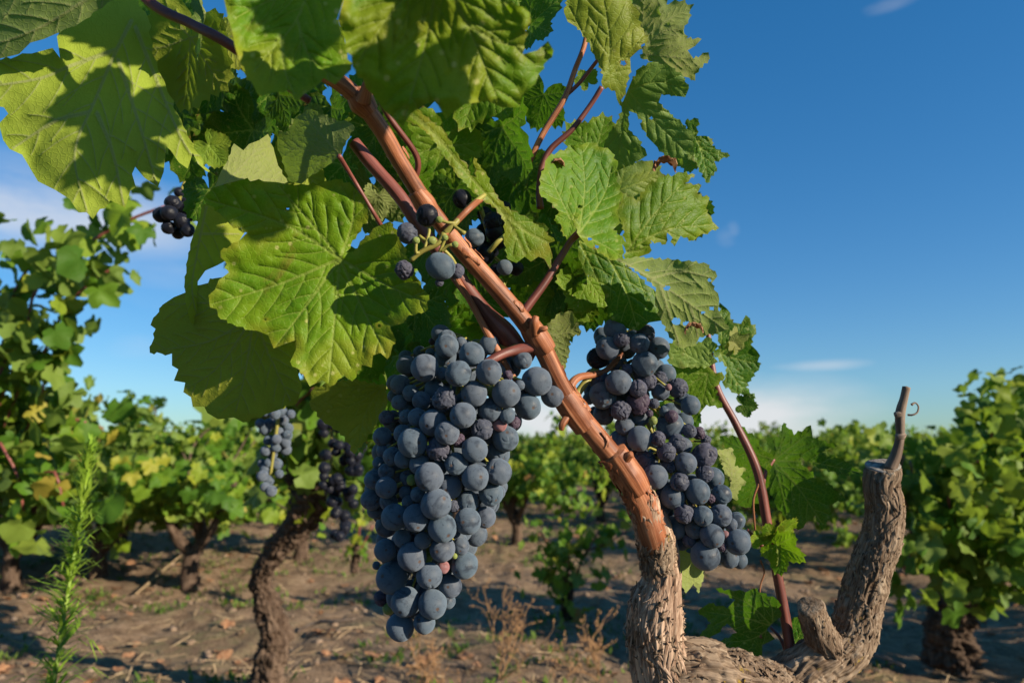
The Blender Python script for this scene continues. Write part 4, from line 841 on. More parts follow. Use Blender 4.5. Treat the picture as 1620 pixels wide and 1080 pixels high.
def bunch(name, label, traced, surf, axis_px, filler, top, lay=(0, .005, .013, .022), seed=0, fill_d=(.01, .06), group='grape bunches', max_parts=100, fillkind='n', stem_mat=M_STEM, dark=None):
    """traced berries keep their picture places; each is moved back until it only touches the ones before it"""
    rng = random.Random(seed); root = empty(name, P(*top)); tag(root, label, 'grape bunch')
    placed = []; out = []
    def settle(px, py, rp, d, tol):
        for _ in range(400):
            r = rp*d/FPX*(1.0 if rp > 13 else 1.0); c = P(px, py, d); ok = True
            for (c2, r2) in placed:
                if (c-c2).length < tol*(r+r2): ok = False; break
            if ok: return c, r, d
            d += 0.0006
        return c, r, d
    tr = sorted(traced, key=lambda b: (b[4], surf(b[0], b[1])))
    for px, py, rp, kd, ly in tr:
        rp *= 1.045
        d0 = surf(px, py)+lay[ly]
        c, r, d = settle(px, py, rp, d0, 0.90 if kd in 'nd' else 0.84)
        placed.append((c, r)); out.append((c, r, kd))
    fill = []
    for _ in range(filler[0]*12):
        if len(fill) >= filler[0]: break
        t = rng.random(); k = t*(len(axis_px)-1); i = min(int(k), len(axis_px)-2); f = k-i
        ax = [axis_px[i][m]*(1-f)+axis_px[i+1][m]*f for m in range(3)]
        px = ax[0]+rng.uniform(-1, 1)*ax[2]*.92; py = ax[1]+rng.uniform(-14, 14); rp = rng.uniform(*filler[1])
        d0 = surf(px, py)+rng.uniform(*fill_d); r = rp*d0/FPX; c = P(px, py, d0)
        if all((c-c2).length > .86*(r+r2) for c2, r2 in placed):
            placed.append((c, r)); fill.append((c, r, fillkind if rng.random() < .93 else 'd'))
    if len(out) < max_parts:     # nearest fillers become parts too
        take = max_parts-len(out); fill.sort(key=lambda b: b[0].y); out += fill[:take]; fill = fill[take:]
    camv = Vector((0, 0, CAM_H))
    def orient(c):
        v = (camv-c).normalized()*.8 + Vector((rng.uniform(-.7, .7), rng.uniform(-.4, .4), rng.uniform(-.9, .3)))
        return v.normalized()
    stems = []; A = [P(a[0], a[1], surf(a[0], a[1])+.035) for a in axis_px]
    for (c, r, kd) in out:
        lst = BM[kd]; me = lst[rng.randrange(len(lst))]; o = obj('berry', me, root, c)
        o.rotation_mode = 'XYZ'; o.rotation_euler = (-orient(c)).to_track_quat('Z', 'Y').to_euler()
        e = rng.uniform(.97, 1.06); o.scale = (r/.0085/e**.3, r/.0085/e**.3, r/.0085*e)
    if fill:
        Vs, Fs, b = [], [], 0
        me0 = BM['k' if fillkind == 'k' else 'n'][0]; n = len(me0.vertices); a = np.empty(n*3, np.float32); me0.vertices.foreach_get('co', a); a = a.reshape(-1, 3)
        f = np.empty(len(me0.loops), np.int32); me0.loops.foreach_get('vertex_index', f); f = f.reshape(-1, 4)
        for c, r, kd in fill: Vs.append(a*(r/.0085)+np.array(c-P(*top))); Fs.append(f+b); b += n
        o = obj('berry', mesh('berry', np.vstack(Vs), np.vstack(Fs), me0.materials[0]), root, P(*top)); o['kind'] = 'stuff'
    # stem: rachis with a pedicel to every berry
    rad0 = .0016; stems.append(tmesh([P(*top)]+A, [.0028]+[rad0*(1.15-.7*i/len(A)) for i in range(len(A))], seed, 10, .002))
    for c, r, kd in out:
        q = min(A, key=lambda a: (a-c).length+abs(a.z-c.z-.012)); m_ = (q+c)/2+Vector((0, 0, .004)); stems.append(tmesh([q, m_, c+(q-c).normalized()*r*.8], [.0011, .0008, .0008], seed, 6, .004))
    join_meshes('stem', stems, stem_mat, root, P(*top))
    return root
def grp(ox, oy, rows): return [(ox+x/6, oy+y/6, r/6, k, l) for x, y, r, k, l in rows]
MAIN = (grp(560, 500, [(825, 170, 88, 'n', 1), (885, 215, 84, 'n', 1), (880, 285, 108, 'n', 0), (870, 385, 100, 'd', 1), (745, 240, 34, 'r', 2), (1020, 250, 50, 'n', 2), (975, 285, 38, 'n', 2), (725, 350, 46, 'n', 2), (625, 345, 60, 'n', 3), (1120, 362, 116, 'n', 0),
    (500, 465, 90, 'n', 2), (490, 385, 62, 'n', 3), (672, 490, 126, 'n', 0), (990, 545, 118, 'd', 0), (1280, 530, 120, 'n', 0), (835, 545, 62, 'n', 2), (440, 650, 90, 'n', 2), (380, 630, 68, 'n', 3), (1445, 735, 131, 'n', 0), (1140, 735, 118, 'n', 1), (860, 790, 122, 'w', 1), (765, 690, 92, 'n', 3),
    (1460, 565, 52, 'r', 1), (1570, 655, 48, 'd', 1), (1310, 710, 52, 'g', 2), (540, 730, 76, 'n', 2), (430, 820, 72, 'n', 2), (640, 800, 84, 'n', 2), (380, 760, 60, 'n', 3), (1290, 890, 112, 'n', 1), (1035, 940, 118, 'd', 0), (752, 1010, 125, 'n', 0), (1455, 940, 72, 'n', 0), (1520, 1010, 60, 'r', 1), (1385, 1030, 64, 'p', 1),
    (310, 960, 72, 'w', 2), (375, 950, 55, 'n', 3), (500, 950, 66, 'n', 2), (600, 960, 84, 'n', 1)])
  + grp(660, 500, [(1000, 415, 86, 'd', 0), (1135, 620, 136, 'n', 0), (1285, 755, 108, 'n', 1), (1050, 860, 121, 'n', 1)])
  + grp(560, 660, [(885, 147, 112, 'd', 0), (1215, 115, 100, 'w', 1), (555, 240, 135, 'd', 0), (270, 180, 86, 'd', 2), (465, 155, 86, 'n', 2), (360, 200, 56, 'n', 3), (270, 315, 55, 'n', 2), (235, 430, 56, 'n', 2), (365, 370, 86, 'n', 1), (470, 395, 84, 'n', 1), (800, 300, 112, 'w', 1), (990, 212, 60, 'r', 1), (1145, 305, 117, 'n', 0), (1440, 200, 120, 'd', 1), (1370, 345, 108, 'd', 2), (970, 440, 106, 'd', 1),
    (1370, 515, 123, 'd', 0), (625, 445, 96, 'n', 1), (815, 460, 60, 'n', 2), (310, 512, 76, 'n', 1), (510, 575, 72, 'n', 2), (715, 565, 131, 'n', 0), (550, 592, 50, 'g', 2), (1150, 570, 123, 'n', 0), (905, 655, 116, 'n', 1), (190, 590, 90, 'n', 1), (305, 665, 98, 'n', 0), (165, 780, 96, 'n', 1), (330, 800, 84, 'n', 2),
    (1300, 722, 112, 'd', 1), (1372, 712, 62, 'n', 2), (490, 712, 62, 'n', 2), (612, 732, 72, 'n', 1), (512, 800, 56, 'n', 2), (780, 820, 139, 'n', 0), (945, 845, 58, 'w', 2), (1080, 800, 102, 'd', 1), (385, 945, 120, 'n', 0), (590, 950, 121, 'n', 0), (1080, 985, 121, 'n', 0), (1248, 945, 96, 'n', 1), (840, 1048, 130, 'n', 0), (200, 885, 72, 'n', 2)])
  + grp(560, 840, [(300, 180, 104, 'n', 0), (392, 255, 78, 'n', 1), (462, 65, 82, 'n', 1), (655, 85, 78, 'n', 1), (550, 242, 132, 'n', 0), (690, 250, 56, 'g', 1), (840, 168, 116, 'n', 1), (1015, 142, 78, 'n', 1), (1050, 322, 120, 'n', 0), (955, 235, 26, 'g', 0), (845, 340, 60, 'p', 1), (360, 442, 143, 'n', 0), (715, 420, 117, 'd', 0), (915, 520, 104, 'n', 1), (890, 660, 72, 'n', 2),
    (490, 670, 132, 'n', 0), (745, 690, 133, 'n', 0), (440, 905, 124, 'n', 0), (668, 868, 98, 'n', 1), (262, 632, 72, 'r', 2), (330, 730, 56, 'g', 2), (215, 325, 38, 'n', 2), (340, 560, 62, 'n', 3)]))
AX1 = [(745, 545, 55), (730, 600, 110), (705, 680, 115), (695, 760, 110), (680, 840, 85), (672, 900, 60), (660, 960, 35)]
def surf1(px, py):
    y = [a[1] for a in AX1]; cx = np.interp(py, y, [a[0] for a in AX1]); w = np.interp(py, y, [a[2] for a in AX1])
    u = (px-cx)/(w*1.12); left = max(0, -(px-cx)/w)
    return .428 - .040*math.sqrt(max(0, 1-min(u*u, 1)))*min(1, w/100) - .004 + .012*left
bunch('grape_bunch', 'great compact bunch of blue-black bloomy grapes hanging at the centre left of the cane', MAIN, surf1, AX1, (150, (15, 19)), (838, 552, .421), seed=4, fill_d=(.020, .065))
SEC = (grp(900, 490, [(440, 185, 104, 'n', 0), (500, 280, 76, 'w', 0), (590, 262, 62, 'n', 2), (728, 222, 88, 'w', 1), (670, 322, 90, 'n', 0), (368, 366, 108, 'n', 0), (272, 460, 98, 'k', 1), (850, 362, 101, 'n', 0), (300, 292, 52, 'n', 2), (720, 512, 116, 'n', 0), (795, 500, 62, 'n', 2), (555, 566, 52, 'w', 1), (280, 662, 96, 'w', 1), (470, 690, 116, 'n', 0), (655, 745, 84, 'w', 0), (740, 672, 90, 'w', 1), (868, 650, 66, 'w', 2), (322, 812, 123, 'd', 0), (660, 878, 112, 'r', 1), (490, 955, 94, 'w', 0), (190, 842, 56, 'n', 2), (330, 995, 96, 'n', 2), (250, 975, 60, 'n', 3),
    (1035, 742, 92, 'w', 1), (868, 775, 82, 'n', 2), (1155, 905, 88, 'n', 0), (1082, 868, 82, 'n', 1), (945, 735, 31, 'p', 0), (810, 890, 47, 'w', 1), (908, 962, 50, 'n', 1), (975, 1012, 60, 'r', 0), (800, 1050, 40, 'g', 1), (672, 1010, 92, 'n', 2), (765, 982, 36, 'r', 1)])
  + grp(930, 650, [(350, 142, 88, 'd', 1), (293, 290, 84, 'n', 1), (490, 262, 112, 'n', 0), (665, 262, 72, 'w', 0), (780, 140, 125, 'd', 1), (960, 186, 66, 'w', 0), (1050, 210, 62, 'r', 2), (1120, 275, 50, 'w', 2), (850, 302, 84, 'w', 0), (745, 390, 90, 'w', 0), (540, 468, 97, 'w', 0), (770, 520, 66, 'w', 1), (930, 492, 100, 'd', 0), (1105, 420, 116, 'w', 1), (1110, 590, 82, 'w', 1), (640, 620, 114, 'n', 0), (868, 670, 88, 'w', 0), (1040, 762, 113, 'n', 0), (805, 815, 110, 'n', 0), (885, 800, 60, 'n', 2), (1270, 790, 90, 'd', 0), (1160, 830, 46, 'r', 1), (690, 885, 100, 'n', 2)])
  + grp(980, 740, [(540, 560, 110, 'd', 2), (610, 432, 90, 'w', 0), (790, 452, 91, 'd', 0), (960, 450, 102, 'd', 0), (930, 370, 62, 'n', 2), (1110, 500, 78, 'n', 1), (1058, 532, 58, 'n', 1), (715, 580, 86, 'd', 1), (880, 640, 109, 'n', 0), (660, 692, 62, 'w', 1), (590, 705, 72, 'n', 2), (1005, 632, 36, 'p', 1), (972, 750, 44, 'r', 1), (1120, 702, 116, 'n', 0), (815, 832, 131, 'n', 0)]))
AX2 = [(985, 530, 45), (985, 580, 65), (1010, 640, 80), (1050, 720, 72), (1075, 780, 68), (1110, 830, 68), (1135, 880, 45)]
def surf2(px, py):
    y = [a[1] for a in AX2]; cx = np.interp(py, y, [a[0] for a in AX2]); w = np.interp(py, y, [a[2] for a in AX2])
    u = (px-cx)/(w*1.15)
    return .478 - .030*math.sqrt(max(0, 1-min(u*u, 1)))
bunch('grape_bunch', 'looser bunch with many shrivelled purplish berries hanging right of the cane', SEC, surf2, AX2, (70, (12, 17)), (900, 640, .45), seed=8, fill_d=(.012, .05))
tube('peduncle', [(893, 645, .44), (902, 612, .445), (915, 597, .45), (940, 592, .46), (960, 585, .468), (985, 560, .475)], [7, 7, 6, 5.5, 5, 4.5], M_CANE, VINE, 18, 0.0012, 'cane', .06, 40)
tube('peduncle', [(852, 545, .423), (820, 553, .42), (795, 560, .415), (770, 574, .41), (745, 592, .41)], [11, 9, 7, 7, 5], M_CANE_DK, VINE, 20, 0.0012, 'cane', .06, 41)
tube('peduncle', [(780, 312, .42), (765, 313, .412), (745, 328, .395), (720, 353, .39), (703, 372, .388)], [5, 5, 5, 5, 5.5], M_CANE, VINE, 16, 0.0012, 'cane', .04, 42)
# picked-over small bunch in front of the cane
def simple_bunch(name, label, rows, d0, stems, top, seed, stem_mat=M_STEM, kindmat=None, group=None):
    rng = random.Random(seed); root = empty(name, P(*top)); tag(root, label, 'grape bunch')
    placed = []
    for px, py, rp, kd, dd in rows:
        d = d0+dd; c = P(px, py, d); r = rp*d/FPX; lst = BM[kd]; o = obj('berry', lst[rng.randrange(len(lst))], root, c)
        o.rotation_euler = (rng.uniform(0, 6), rng.uniform(0, 6), rng.uniform(0, 6)); e = rng.uniform(.98, 1.08); o.scale = (r/.0085, r/.0085, r/.0085*e)
    join_meshes('stem', [tmesh([P(*q) for q in pts], [r*d0/FPX for r in rs], seed+i, 10, .0015) for i, (pts, rs) in enumerate(stems)], stem_mat, root, P(*top))
    return root
h = lambda x, y: (600+x/6, 300+y/6)
sb = [(*h(455, 245), 17.5, 'k', .0), (*h(268, 415), 17, 'w', .0), (*h(240, 762), 15.5, 'w', .002), (*h(580, 728), 21.5, 'n', -.002), (*h(735, 775), 12.5, 'w', .006), (*h(350, 482), 5.6, 'g', -.003), (*h(500, 485), 6.8, 'g', -.004), (*h(720, 520), 5.2, 'g', -.003), (*h(625, 455), 5, 'g', -.003), (*h(570, 285), 5.5, 'g', -.003), (*h(570, 880), 7, 'w', .0)]
simple_bunch('grape_bunch', 'picked-over stalk with five dark grapes and tiny green ones in front of the broad leaf', sb, .376,
   [([(*h(620, 420), .388), (*h(560, 510), .387), (*h(400, 590), .387), (*h(300, 670), .388)], [6, 4.5, 4, 4]), ([(*h(400, 590), .387), (*h(350, 600), .386), (*h(350, 500), .385)], [3, 3, 2.5]),
    ([(*h(560, 500), .387), (*h(440, 480), .389), (*h(380, 440), .39)], [3.5, 3, 3]), ([(*h(720, 320), .388), (*h(640, 310), .386), (*h(540, 275), .386)], [3, 2.5, 4]), ([(*h(700, 340), .388), (*h(770, 390), .385), (*h(810, 415), .384)], [3, 3, 4]),
    ([(*h(580, 590), .387), (*h(640, 540), .386), (*h(700, 520), .385)], [3, 2.5, 2.5]), ([(*h(570, 600), .387), (*h(620, 480), .386), (*h(625, 455), .385)], [3, 2.5, 2.5]), ([(*h(600, 560), .388), (*h(680, 640), .39), (*h(730, 720), .393)], [3, 3, 3]),
    ([(*h(430, 560), .388), (*h(470, 420), .389), (*h(475, 360), .39)], [2.5, 2.5, 3]), ([(*h(1000, 50), .408), (*h(860, 160), .398), (*h(720, 320), .389), (*h(620, 420), .388)], [4, 4.5, 5, 5.5])], (703, 372, .388), 3)
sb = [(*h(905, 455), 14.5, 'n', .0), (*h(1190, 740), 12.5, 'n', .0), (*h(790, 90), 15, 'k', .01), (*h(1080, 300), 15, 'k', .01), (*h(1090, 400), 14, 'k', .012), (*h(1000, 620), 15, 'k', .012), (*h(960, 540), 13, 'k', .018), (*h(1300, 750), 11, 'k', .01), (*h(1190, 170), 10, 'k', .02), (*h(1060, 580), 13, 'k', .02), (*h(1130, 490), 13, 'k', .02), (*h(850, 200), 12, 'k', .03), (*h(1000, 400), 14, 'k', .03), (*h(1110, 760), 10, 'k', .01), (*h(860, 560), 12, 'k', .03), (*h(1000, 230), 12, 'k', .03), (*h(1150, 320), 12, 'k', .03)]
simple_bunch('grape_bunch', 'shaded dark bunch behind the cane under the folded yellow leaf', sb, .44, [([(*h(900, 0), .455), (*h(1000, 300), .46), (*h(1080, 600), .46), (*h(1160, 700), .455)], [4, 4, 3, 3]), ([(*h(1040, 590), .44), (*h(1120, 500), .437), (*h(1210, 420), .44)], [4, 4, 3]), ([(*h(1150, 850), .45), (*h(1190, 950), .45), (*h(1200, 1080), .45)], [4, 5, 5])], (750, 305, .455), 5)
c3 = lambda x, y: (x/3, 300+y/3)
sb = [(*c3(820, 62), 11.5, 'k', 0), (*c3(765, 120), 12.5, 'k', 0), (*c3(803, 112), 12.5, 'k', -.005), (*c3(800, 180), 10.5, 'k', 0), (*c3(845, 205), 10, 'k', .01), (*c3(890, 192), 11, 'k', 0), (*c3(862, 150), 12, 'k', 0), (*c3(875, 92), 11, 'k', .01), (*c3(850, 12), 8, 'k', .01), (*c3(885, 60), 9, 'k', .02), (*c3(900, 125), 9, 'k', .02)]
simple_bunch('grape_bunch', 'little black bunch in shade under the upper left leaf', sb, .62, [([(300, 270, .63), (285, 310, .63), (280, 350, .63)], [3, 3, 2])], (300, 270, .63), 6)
rr = random.Random(5); sb = []
for i in range(150):
    t = rr.random(); y = 650+t*134; w = 24*(1-t*.6)+4; x = 436-12*t+rr.uniform(-w, w); r_ = rr.uniform(6.8, 9.2)
    if all(math.hypot(x-b[0], y-b[1]) > 11 for b in sb): sb.append((x, y, r_, 'n', rr.uniform(-.02, .02)))
simple_bunch('grape_bunch', 'slim bunch of small grey-blue grapes hanging over the far soil at the left', sb, .95, [([(446, 600, .96), (440, 660, .955), (424, 780, .95)], [3.5, 3, 2])], (446, 600, .96), 7)
sb = []
for i in range(60):
    t = rr.random(); y = 660+t*190; w = 34*(1-t*.3); x = 542-6*t+rr.uniform(-w, w); sb.append((x, y, rr.uniform(7.5, 9.5), 'k', rr.uniform(-.03, .03)))
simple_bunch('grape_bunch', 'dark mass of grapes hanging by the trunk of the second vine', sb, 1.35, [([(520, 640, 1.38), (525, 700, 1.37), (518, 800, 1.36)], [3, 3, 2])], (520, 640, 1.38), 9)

# ---------------------------------------------------------------- background vines
def coarse_leaf(seed, lobed=.3):
    """small blade with lobes and teeth, as arrays"""
    rng = np.random.default_rng(seed); out = []
    for t in np.arange(-160, 161, 16.0):
        r = 0
        for a, lr, w in ((0, 1, 40), (60, .85, 36), (-60, .85, 36), (120, .62, 40), (-120, .62, 40)):
            r = max(r, lr*(1-lobed*1.2*min(abs(t-a)/w, 1.4)**1.4))
        r *= rng.uniform(.92, 1.1); out.append((r*math.sin(rad(t)), r*math.cos(rad(t))))
    out.append((0, -.05)); o = np.array(out); mid = o*.5; n = len(o)
    V2 = np.vstack([o, mid, [[0, 0]]]); x, y = V2.T
    z = rng.uniform(-.1, .35)*np.abs(x) - rng.uniform(-.1, .45)*y*np.abs(y) + .07*np.sin(7*x+seed)+.06*np.cos(6*y)
    F = []
    for i in range(n):
        j = (i+1) % n; F += [(i, j, n+j), (i, n+j, n+i), (n+i, n+j, 2*n)]
    return np.column_stack([V2, z]), np.array(F)[:, ::-1]
CL = [coarse_leaf(s, l) for s, l in ((1, .25), (2, .35), (3, .42), (4, .3), (5, .38), (6, .3))]
def foliage_arrays(anch, size, rng, yellow=0.0, up=0.25, outward=None):
    Vs, Fs, Cs, b = [], [], [], 0
    for k, p in enumerate(anch):
        v, f = CL[rng.integers(len(CL))]; s = size*rng.uniform(.55, 1.25)
        n = np.array([rng.normal(0, .7), rng.normal(0, .7), rng.normal(up, .6)])
        if outward is not None: n = n + (p-outward)*np.array([1.6, 1.6, .6])
        n /= np.linalg.norm(n); t = np.array([rng.normal(0, .6), rng.normal(0, .6), -.8]); t -= n*(t@n); t /= np.linalg.norm(t)+1e-9
        x = np.cross(t, n); R = np.stack([x, t, n])
        Vs.append(v*s@R+p); Fs.append(f+b); b += len(v)
        c = np.clip(rng.beta(1.7, 2.3)-.03+yellow*1.3*rng.random(), 0, 1); Cs.append(np.tile([c, rng.random(), 0, 1], (len(v), 1)))
    return np.vstack(Vs), np.vstack(Fs), np.vstack(Cs)
def shoot_points(base, rng, nshoot, length, spread, step=.05, lift=1.0):
    pts = []; shoots = []
    for _ in range(nshoot):
        a = rng.uniform(0, 2*math.pi); e = rng.uniform(.3, 1.4); d = np.array([math.cos(a)*math.cos(e)*spread, math.sin(a)*math.cos(e)*spread, math.sin(e)*lift]); d /= np.linalg.norm(d)
        p = np.array(base)+np.array([math.cos(a), math.sin(a), 0])*rng.uniform(.02, .15); L = length*rng.uniform(.6, 1.15); s = [p.copy()]
        for k in range(int(L/step)):
            d = d+rng.normal(0, .12, 3)+np.array([0, 0, -.065]); d /= np.linalg.norm(d); p = p+d*step; p[2] = max(p[2], .33*rng.uniform(.85, 1.15)); s.append(p.copy())
            p[2] = min(p[2], .44+.66*rng.uniform(.9, 1.05))
            for _ in range(3): pts.append(p+rng.normal(0, .045, 3))
        shoots.append(np.array(s))
    return np.array(pts), shoots
def vine_parts(seed, nshoot=17, length=.85, head=.42, leafsize=.053, yellow=.15, low=False):
    rng = np.random.default_rng(seed); base = (0, 0, head)
    pts, shoots = shoot_points(base, rng, nshoot, length, 1.0, .045, .9)
    V, F, Cc = foliage_arrays(pts, leafsize, rng, yellow, .25, np.array([0, 0, head+.2]))
    fol = mesh('crown', V, F, M_BG, True, {'lf': ('FLOAT_COLOR', Cc)})
    tub = [tmesh([(0, 0, -.05), (.02*rng.normal(), .02, .15), (.03*rng.normal(), 0, head*.6), (0, 0, head*.95)], [.05, .036, .03, .034], seed, 18, .02, True, 'bark', .25)]
    for k in range(4):
        a = k*1.57+rng.uniform(-.5, .5); tub.append(tmesh([(0, 0, head*.42), (math.cos(a)*.1, math.sin(a)*.1, head*.72), (math.cos(a)*.2, math.sin(a)*.2, head+rng.uniform(.08, .2))], [.028, .02, .014], seed+k, 12, .02, True, 'bark', .25))
    for s in shoots[::2]: tub.append(tmesh([tuple(q) for q in s[::4]] if len(s) > 8 else [tuple(s[0]), tuple(s[-1])], [.005]*len(s[::4]) if len(s) > 8 else [.005, .004], seed, 5, .05))
    tr = join_meshes('trunk', tub, M_BGBARK, None, (0, 0, 0)); tm = tr.data; bpy.data.objects.remove(tr)
    return fol, tm
VAR = [vine_parts(100+k, nshoot=22+k % 4, length=.82+.05*(k % 3), head=.44, yellow=.12+.06*(k % 3)) for k in range(7)]
def gz(x, y): return float(ground_z(np.array([x]), np.array([y]))[0])
def place_vine(x, y, var, rot, s, label, sz=1.0, cat='grapevine'):
    root = empty('grapevine', (x, y, gz(x, y))); root.rotation_euler = (0, 0, rot); root.scale = (s, s, s*sz)
    tag(root, label, cat, 'bush vines standing in rows behind')
    for nm, me in (('crown', VAR[var][0]), ('trunk', VAR[var][1])):
        o = bpy.data.objects.new(nm, me); link(o, root)
    return root
def px_ground(px, py):
    """ground point seen at a pixel"""
    d = (P(px, py, 1)-Vector((0, 0, CAM_H))); t = -CAM_H/d.z; return d.x*t, d.y*t
# explicit near vines read off the photograph
def near_vine(label, trunk_px, radii, shoots_px, seed, leafsize=.055, per=3, spread=.05, extra=None, yellow=.1, group=None, arms=()):
    root = empty('grapevine', (*P(*trunk_px[0]).xy, 0)); tag(root, label, 'grapevine', group or 'bush vines standing in rows behind'); rng = np.random.default_rng(seed)
    tube('trunk', trunk_px, radii, M_BGBARK, root, 64, .004, 'bark', .46, seed)
    for a in arms: tube('arm', a, [14, 11, 9, 6][:len(a)], M_BGBARK, root, 32, .005, 'bark', .3, seed+1)
    anc = []; tub = []
    for s in shoots_px:
        q = resample(np.array([tuple(P(*p)) for p in s]), .03); tub.append(tmesh([tuple(v) for v in q[::3]] if len(q) > 6 else [tuple(q[0]), tuple(q[-1])], [.004]*len(q[::3]) if len(q) > 6 else [.004]*2, seed, 6, .03))
        for p in q[1:]:
            for _ in range(per): anc.append(p+rng.normal(0, spread, 3))
    if extra is not None: anc += list(extra(rng))
    anc = np.array(anc); V, F, Cc = foliage_arrays(anc, leafsize, rng, yellow, .3)
    o3 = Vector(anc.mean(0)); obj('crown', mesh('crown', V-np.array(o3), F, M_BG, True, {'lf': ('FLOAT_COLOR', Cc)}), root, o3)
    join_meshes('shoots', tub, M_CANE_DK, root)
    return root
near_vine('second vine at the left whose bare crooked trunk stands in front of the soil', [(415, 1125, 2.0), (425, 1060, 2.0), (436, 1010, 2.0), (425, 960, 2.0), (412, 912, 1.98), (438, 868, 1.95), (476, 825, 1.92), (498, 770, 1.9), (500, 710, 1.88), (488, 650, 1.86)], [32, 20, 18, 15, 12, 14, 19, 30, 32, 16],
   [[(500, 700, 1.88), (540, 640, 1.8), (590, 560, 1.8), (600, 430, 1.8)], [(490, 680, 1.86), (440, 600, 1.85), (420, 520, 1.85), (400, 400, 1.85)], [(500, 760, 1.9), (560, 740, 1.8), (600, 700, 1.75), (640, 620, 1.7)], [(500, 740, 1.95), (540, 700, 2.1), (600, 600, 2.2), (560, 500, 2.2)], [(490, 690, 1.86), (470, 640, 1.7), (520, 600, 1.6)], [(500, 720, 1.85), (470, 700, 1.8), (440, 660, 1.8), (420, 620, 1.8)], [(500, 720, 1.85), (530, 690, 1.8), (560, 700, 1.75), (580, 760, 1.75)], [(500, 700, 1.8), (520, 650, 1.75), (500, 600, 1.75)], [(500, 700, 2.0), (560, 680, 2.0), (600, 660, 2.0)]], 3, .055, 4, .06, arms=[[(498, 790, 1.9), (530, 790, 1.86), (560, 765, 1.84), (575, 730, 1.84)], [(498, 740, 1.9), (520, 700, 1.88), (530, 650, 1.88)]])
near_vine('tall vine at the left edge with shoots arching to the upper right against the sky', [(-60, 1000, 1.95), (-55, 930, 1.95), (-40, 860, 1.95), (-30, 800, 1.95)], [30, 26, 24, 24],
   [[(-30, 800, 1.95), (0, 640, 1.9), (40, 540, 1.85), (60, 450, 1.85), (140, 385, 1.85), (200, 350, 1.85), (265, 325, 1.85)], [(-30, 800, 1.95), (20, 640, 1.9), (70, 560, 1.85), (95, 500, 1.85), (150, 440, 1.85), (185, 420, 1.85)],
    [(-30, 800, 1.95), (-20, 660, 1.9), (10, 560, 1.9), (20, 470, 1.9), (60, 400, 1.9)], [(-30, 800, 1.95), (30, 700, 1.9), (60, 640, 1.9), (80, 560, 1.9)], [(-30, 800, 1.95), (30, 780, 1.85), (80, 740, 1.8), (100, 800, 1.8)], [(-60, 800, 1.95), (-60, 600, 1.9), (-30, 500, 1.9), (0, 460, 1.9)], [(0, 700, 1.8), (30, 760, 1.8), (40, 850, 1.8)], [(-30, 760, 1.95), (60, 690, 1.95), (120, 650, 1.95), (150, 700, 1.95)]], 5, .052, 3, .05)
near_vine('leafy vine at the right edge, dark at the bottom with bunches hidden inside', [(1510, 1045, 2.35), (1500, 1000, 2.35), (1515, 940, 2.35), (1520, 880, 2.35)], [34, 26, 24, 26],
   [[(1520, 880, 2.35), (1450, 820, 2.3), (1420, 760, 2.3), (1430, 720, 2.3)], [(1520, 880, 2.35), (1500, 760, 2.3), (1490, 710, 2.3)], [(1520, 880, 2.3), (1560, 760, 2.25), (1570, 680, 2.25), (1555, 640, 2.25)], [(1520, 880, 2.35), (1600, 780, 2.3), (1620, 680, 2.3), (1600, 620, 2.3)], [(1520, 880, 2.35), (1640, 820, 2.3), (1700, 700, 2.3)],
    [(1520, 880, 2.25), (1480, 850, 2.15), (1440, 870, 2.1), (1430, 900, 2.1)], [(1520, 880, 2.2), (1540, 800, 2.1), (1600, 820, 2.1), (1610, 900, 2.1)], [(1520, 880, 2.5), (1460, 800, 2.6), (1440, 730, 2.6)], [(1520, 880, 2.4), (1540, 830, 2.4), (1580, 720, 2.4), (1620, 640, 2.5)], [(1520, 850, 2.2), (1500, 780, 2.1), (1530, 730, 2.1), (1580, 740, 2.1)], [(1520, 860, 2.2), (1560, 850, 2.1), (1600, 880, 2.1), (1600, 930, 2.1)]], 8, .048, 7, .062, yellow=.05)
near_vine('low young vine of small bright leaves on the soil at the middle', [(900, 985, 2.9), (897, 960, 2.9), (900, 930, 2.9)], [8, 7, 7],
   [[(900, 930, 2.9), (870, 870, 2.9), (850, 830, 2.9)], [(900, 930, 2.9), (930, 870, 2.9), (960, 820, 2.9)], [(900, 930, 2.9), (900, 880, 2.9), (905, 830, 2.9)], [(900, 940, 2.9), (870, 920, 2.9), (850, 900, 2.8)], [(900, 940, 2.9), (900, 960, 2.8), (905, 975, 2.8)], [(930, 870, 2.9), (980, 850, 2.9), (1000, 830, 2.9)]], 9, .042, 3, .045, yellow=.2)
near_vine('small leafy sprout on the soil behind the great bunch', [(560, 905, 3.1), (562, 880, 3.1), (565, 860, 3.1)], [5, 5, 4], [[(565, 880, 3.1), (560, 850, 3.1), (570, 820, 3.1)], [(565, 880, 3.1), (575, 850, 3.1), (590, 830, 3.1)]], 10, .032, 3, .03, yellow=.3)
NEAR = [(P(425, 1060, 2.0).x, P(425, 1060, 2.0).y), (P(-60, 1000, 1.95).x, 2), (P(1510, 1045, 2.35).x, 2.4), (P(900, 985, 2.9).x, 2.9)]
rv = random.Random(21); cnt = 0
SIDE = lambda x, y: 'at the left' if x/y < -.35 else 'at the right' if x/y > .35 else 'in the middle'
spots = []
for (px, py) in ((300, 925), (160, 905), (20, 915)): spots.append((*px_ground(px, py), 1.0))
spots += [(2.9, 4.1, .95), (1.75, 4.6, .75), (3.9, 3.3, 1.0)]
row = 0; y = 5.0
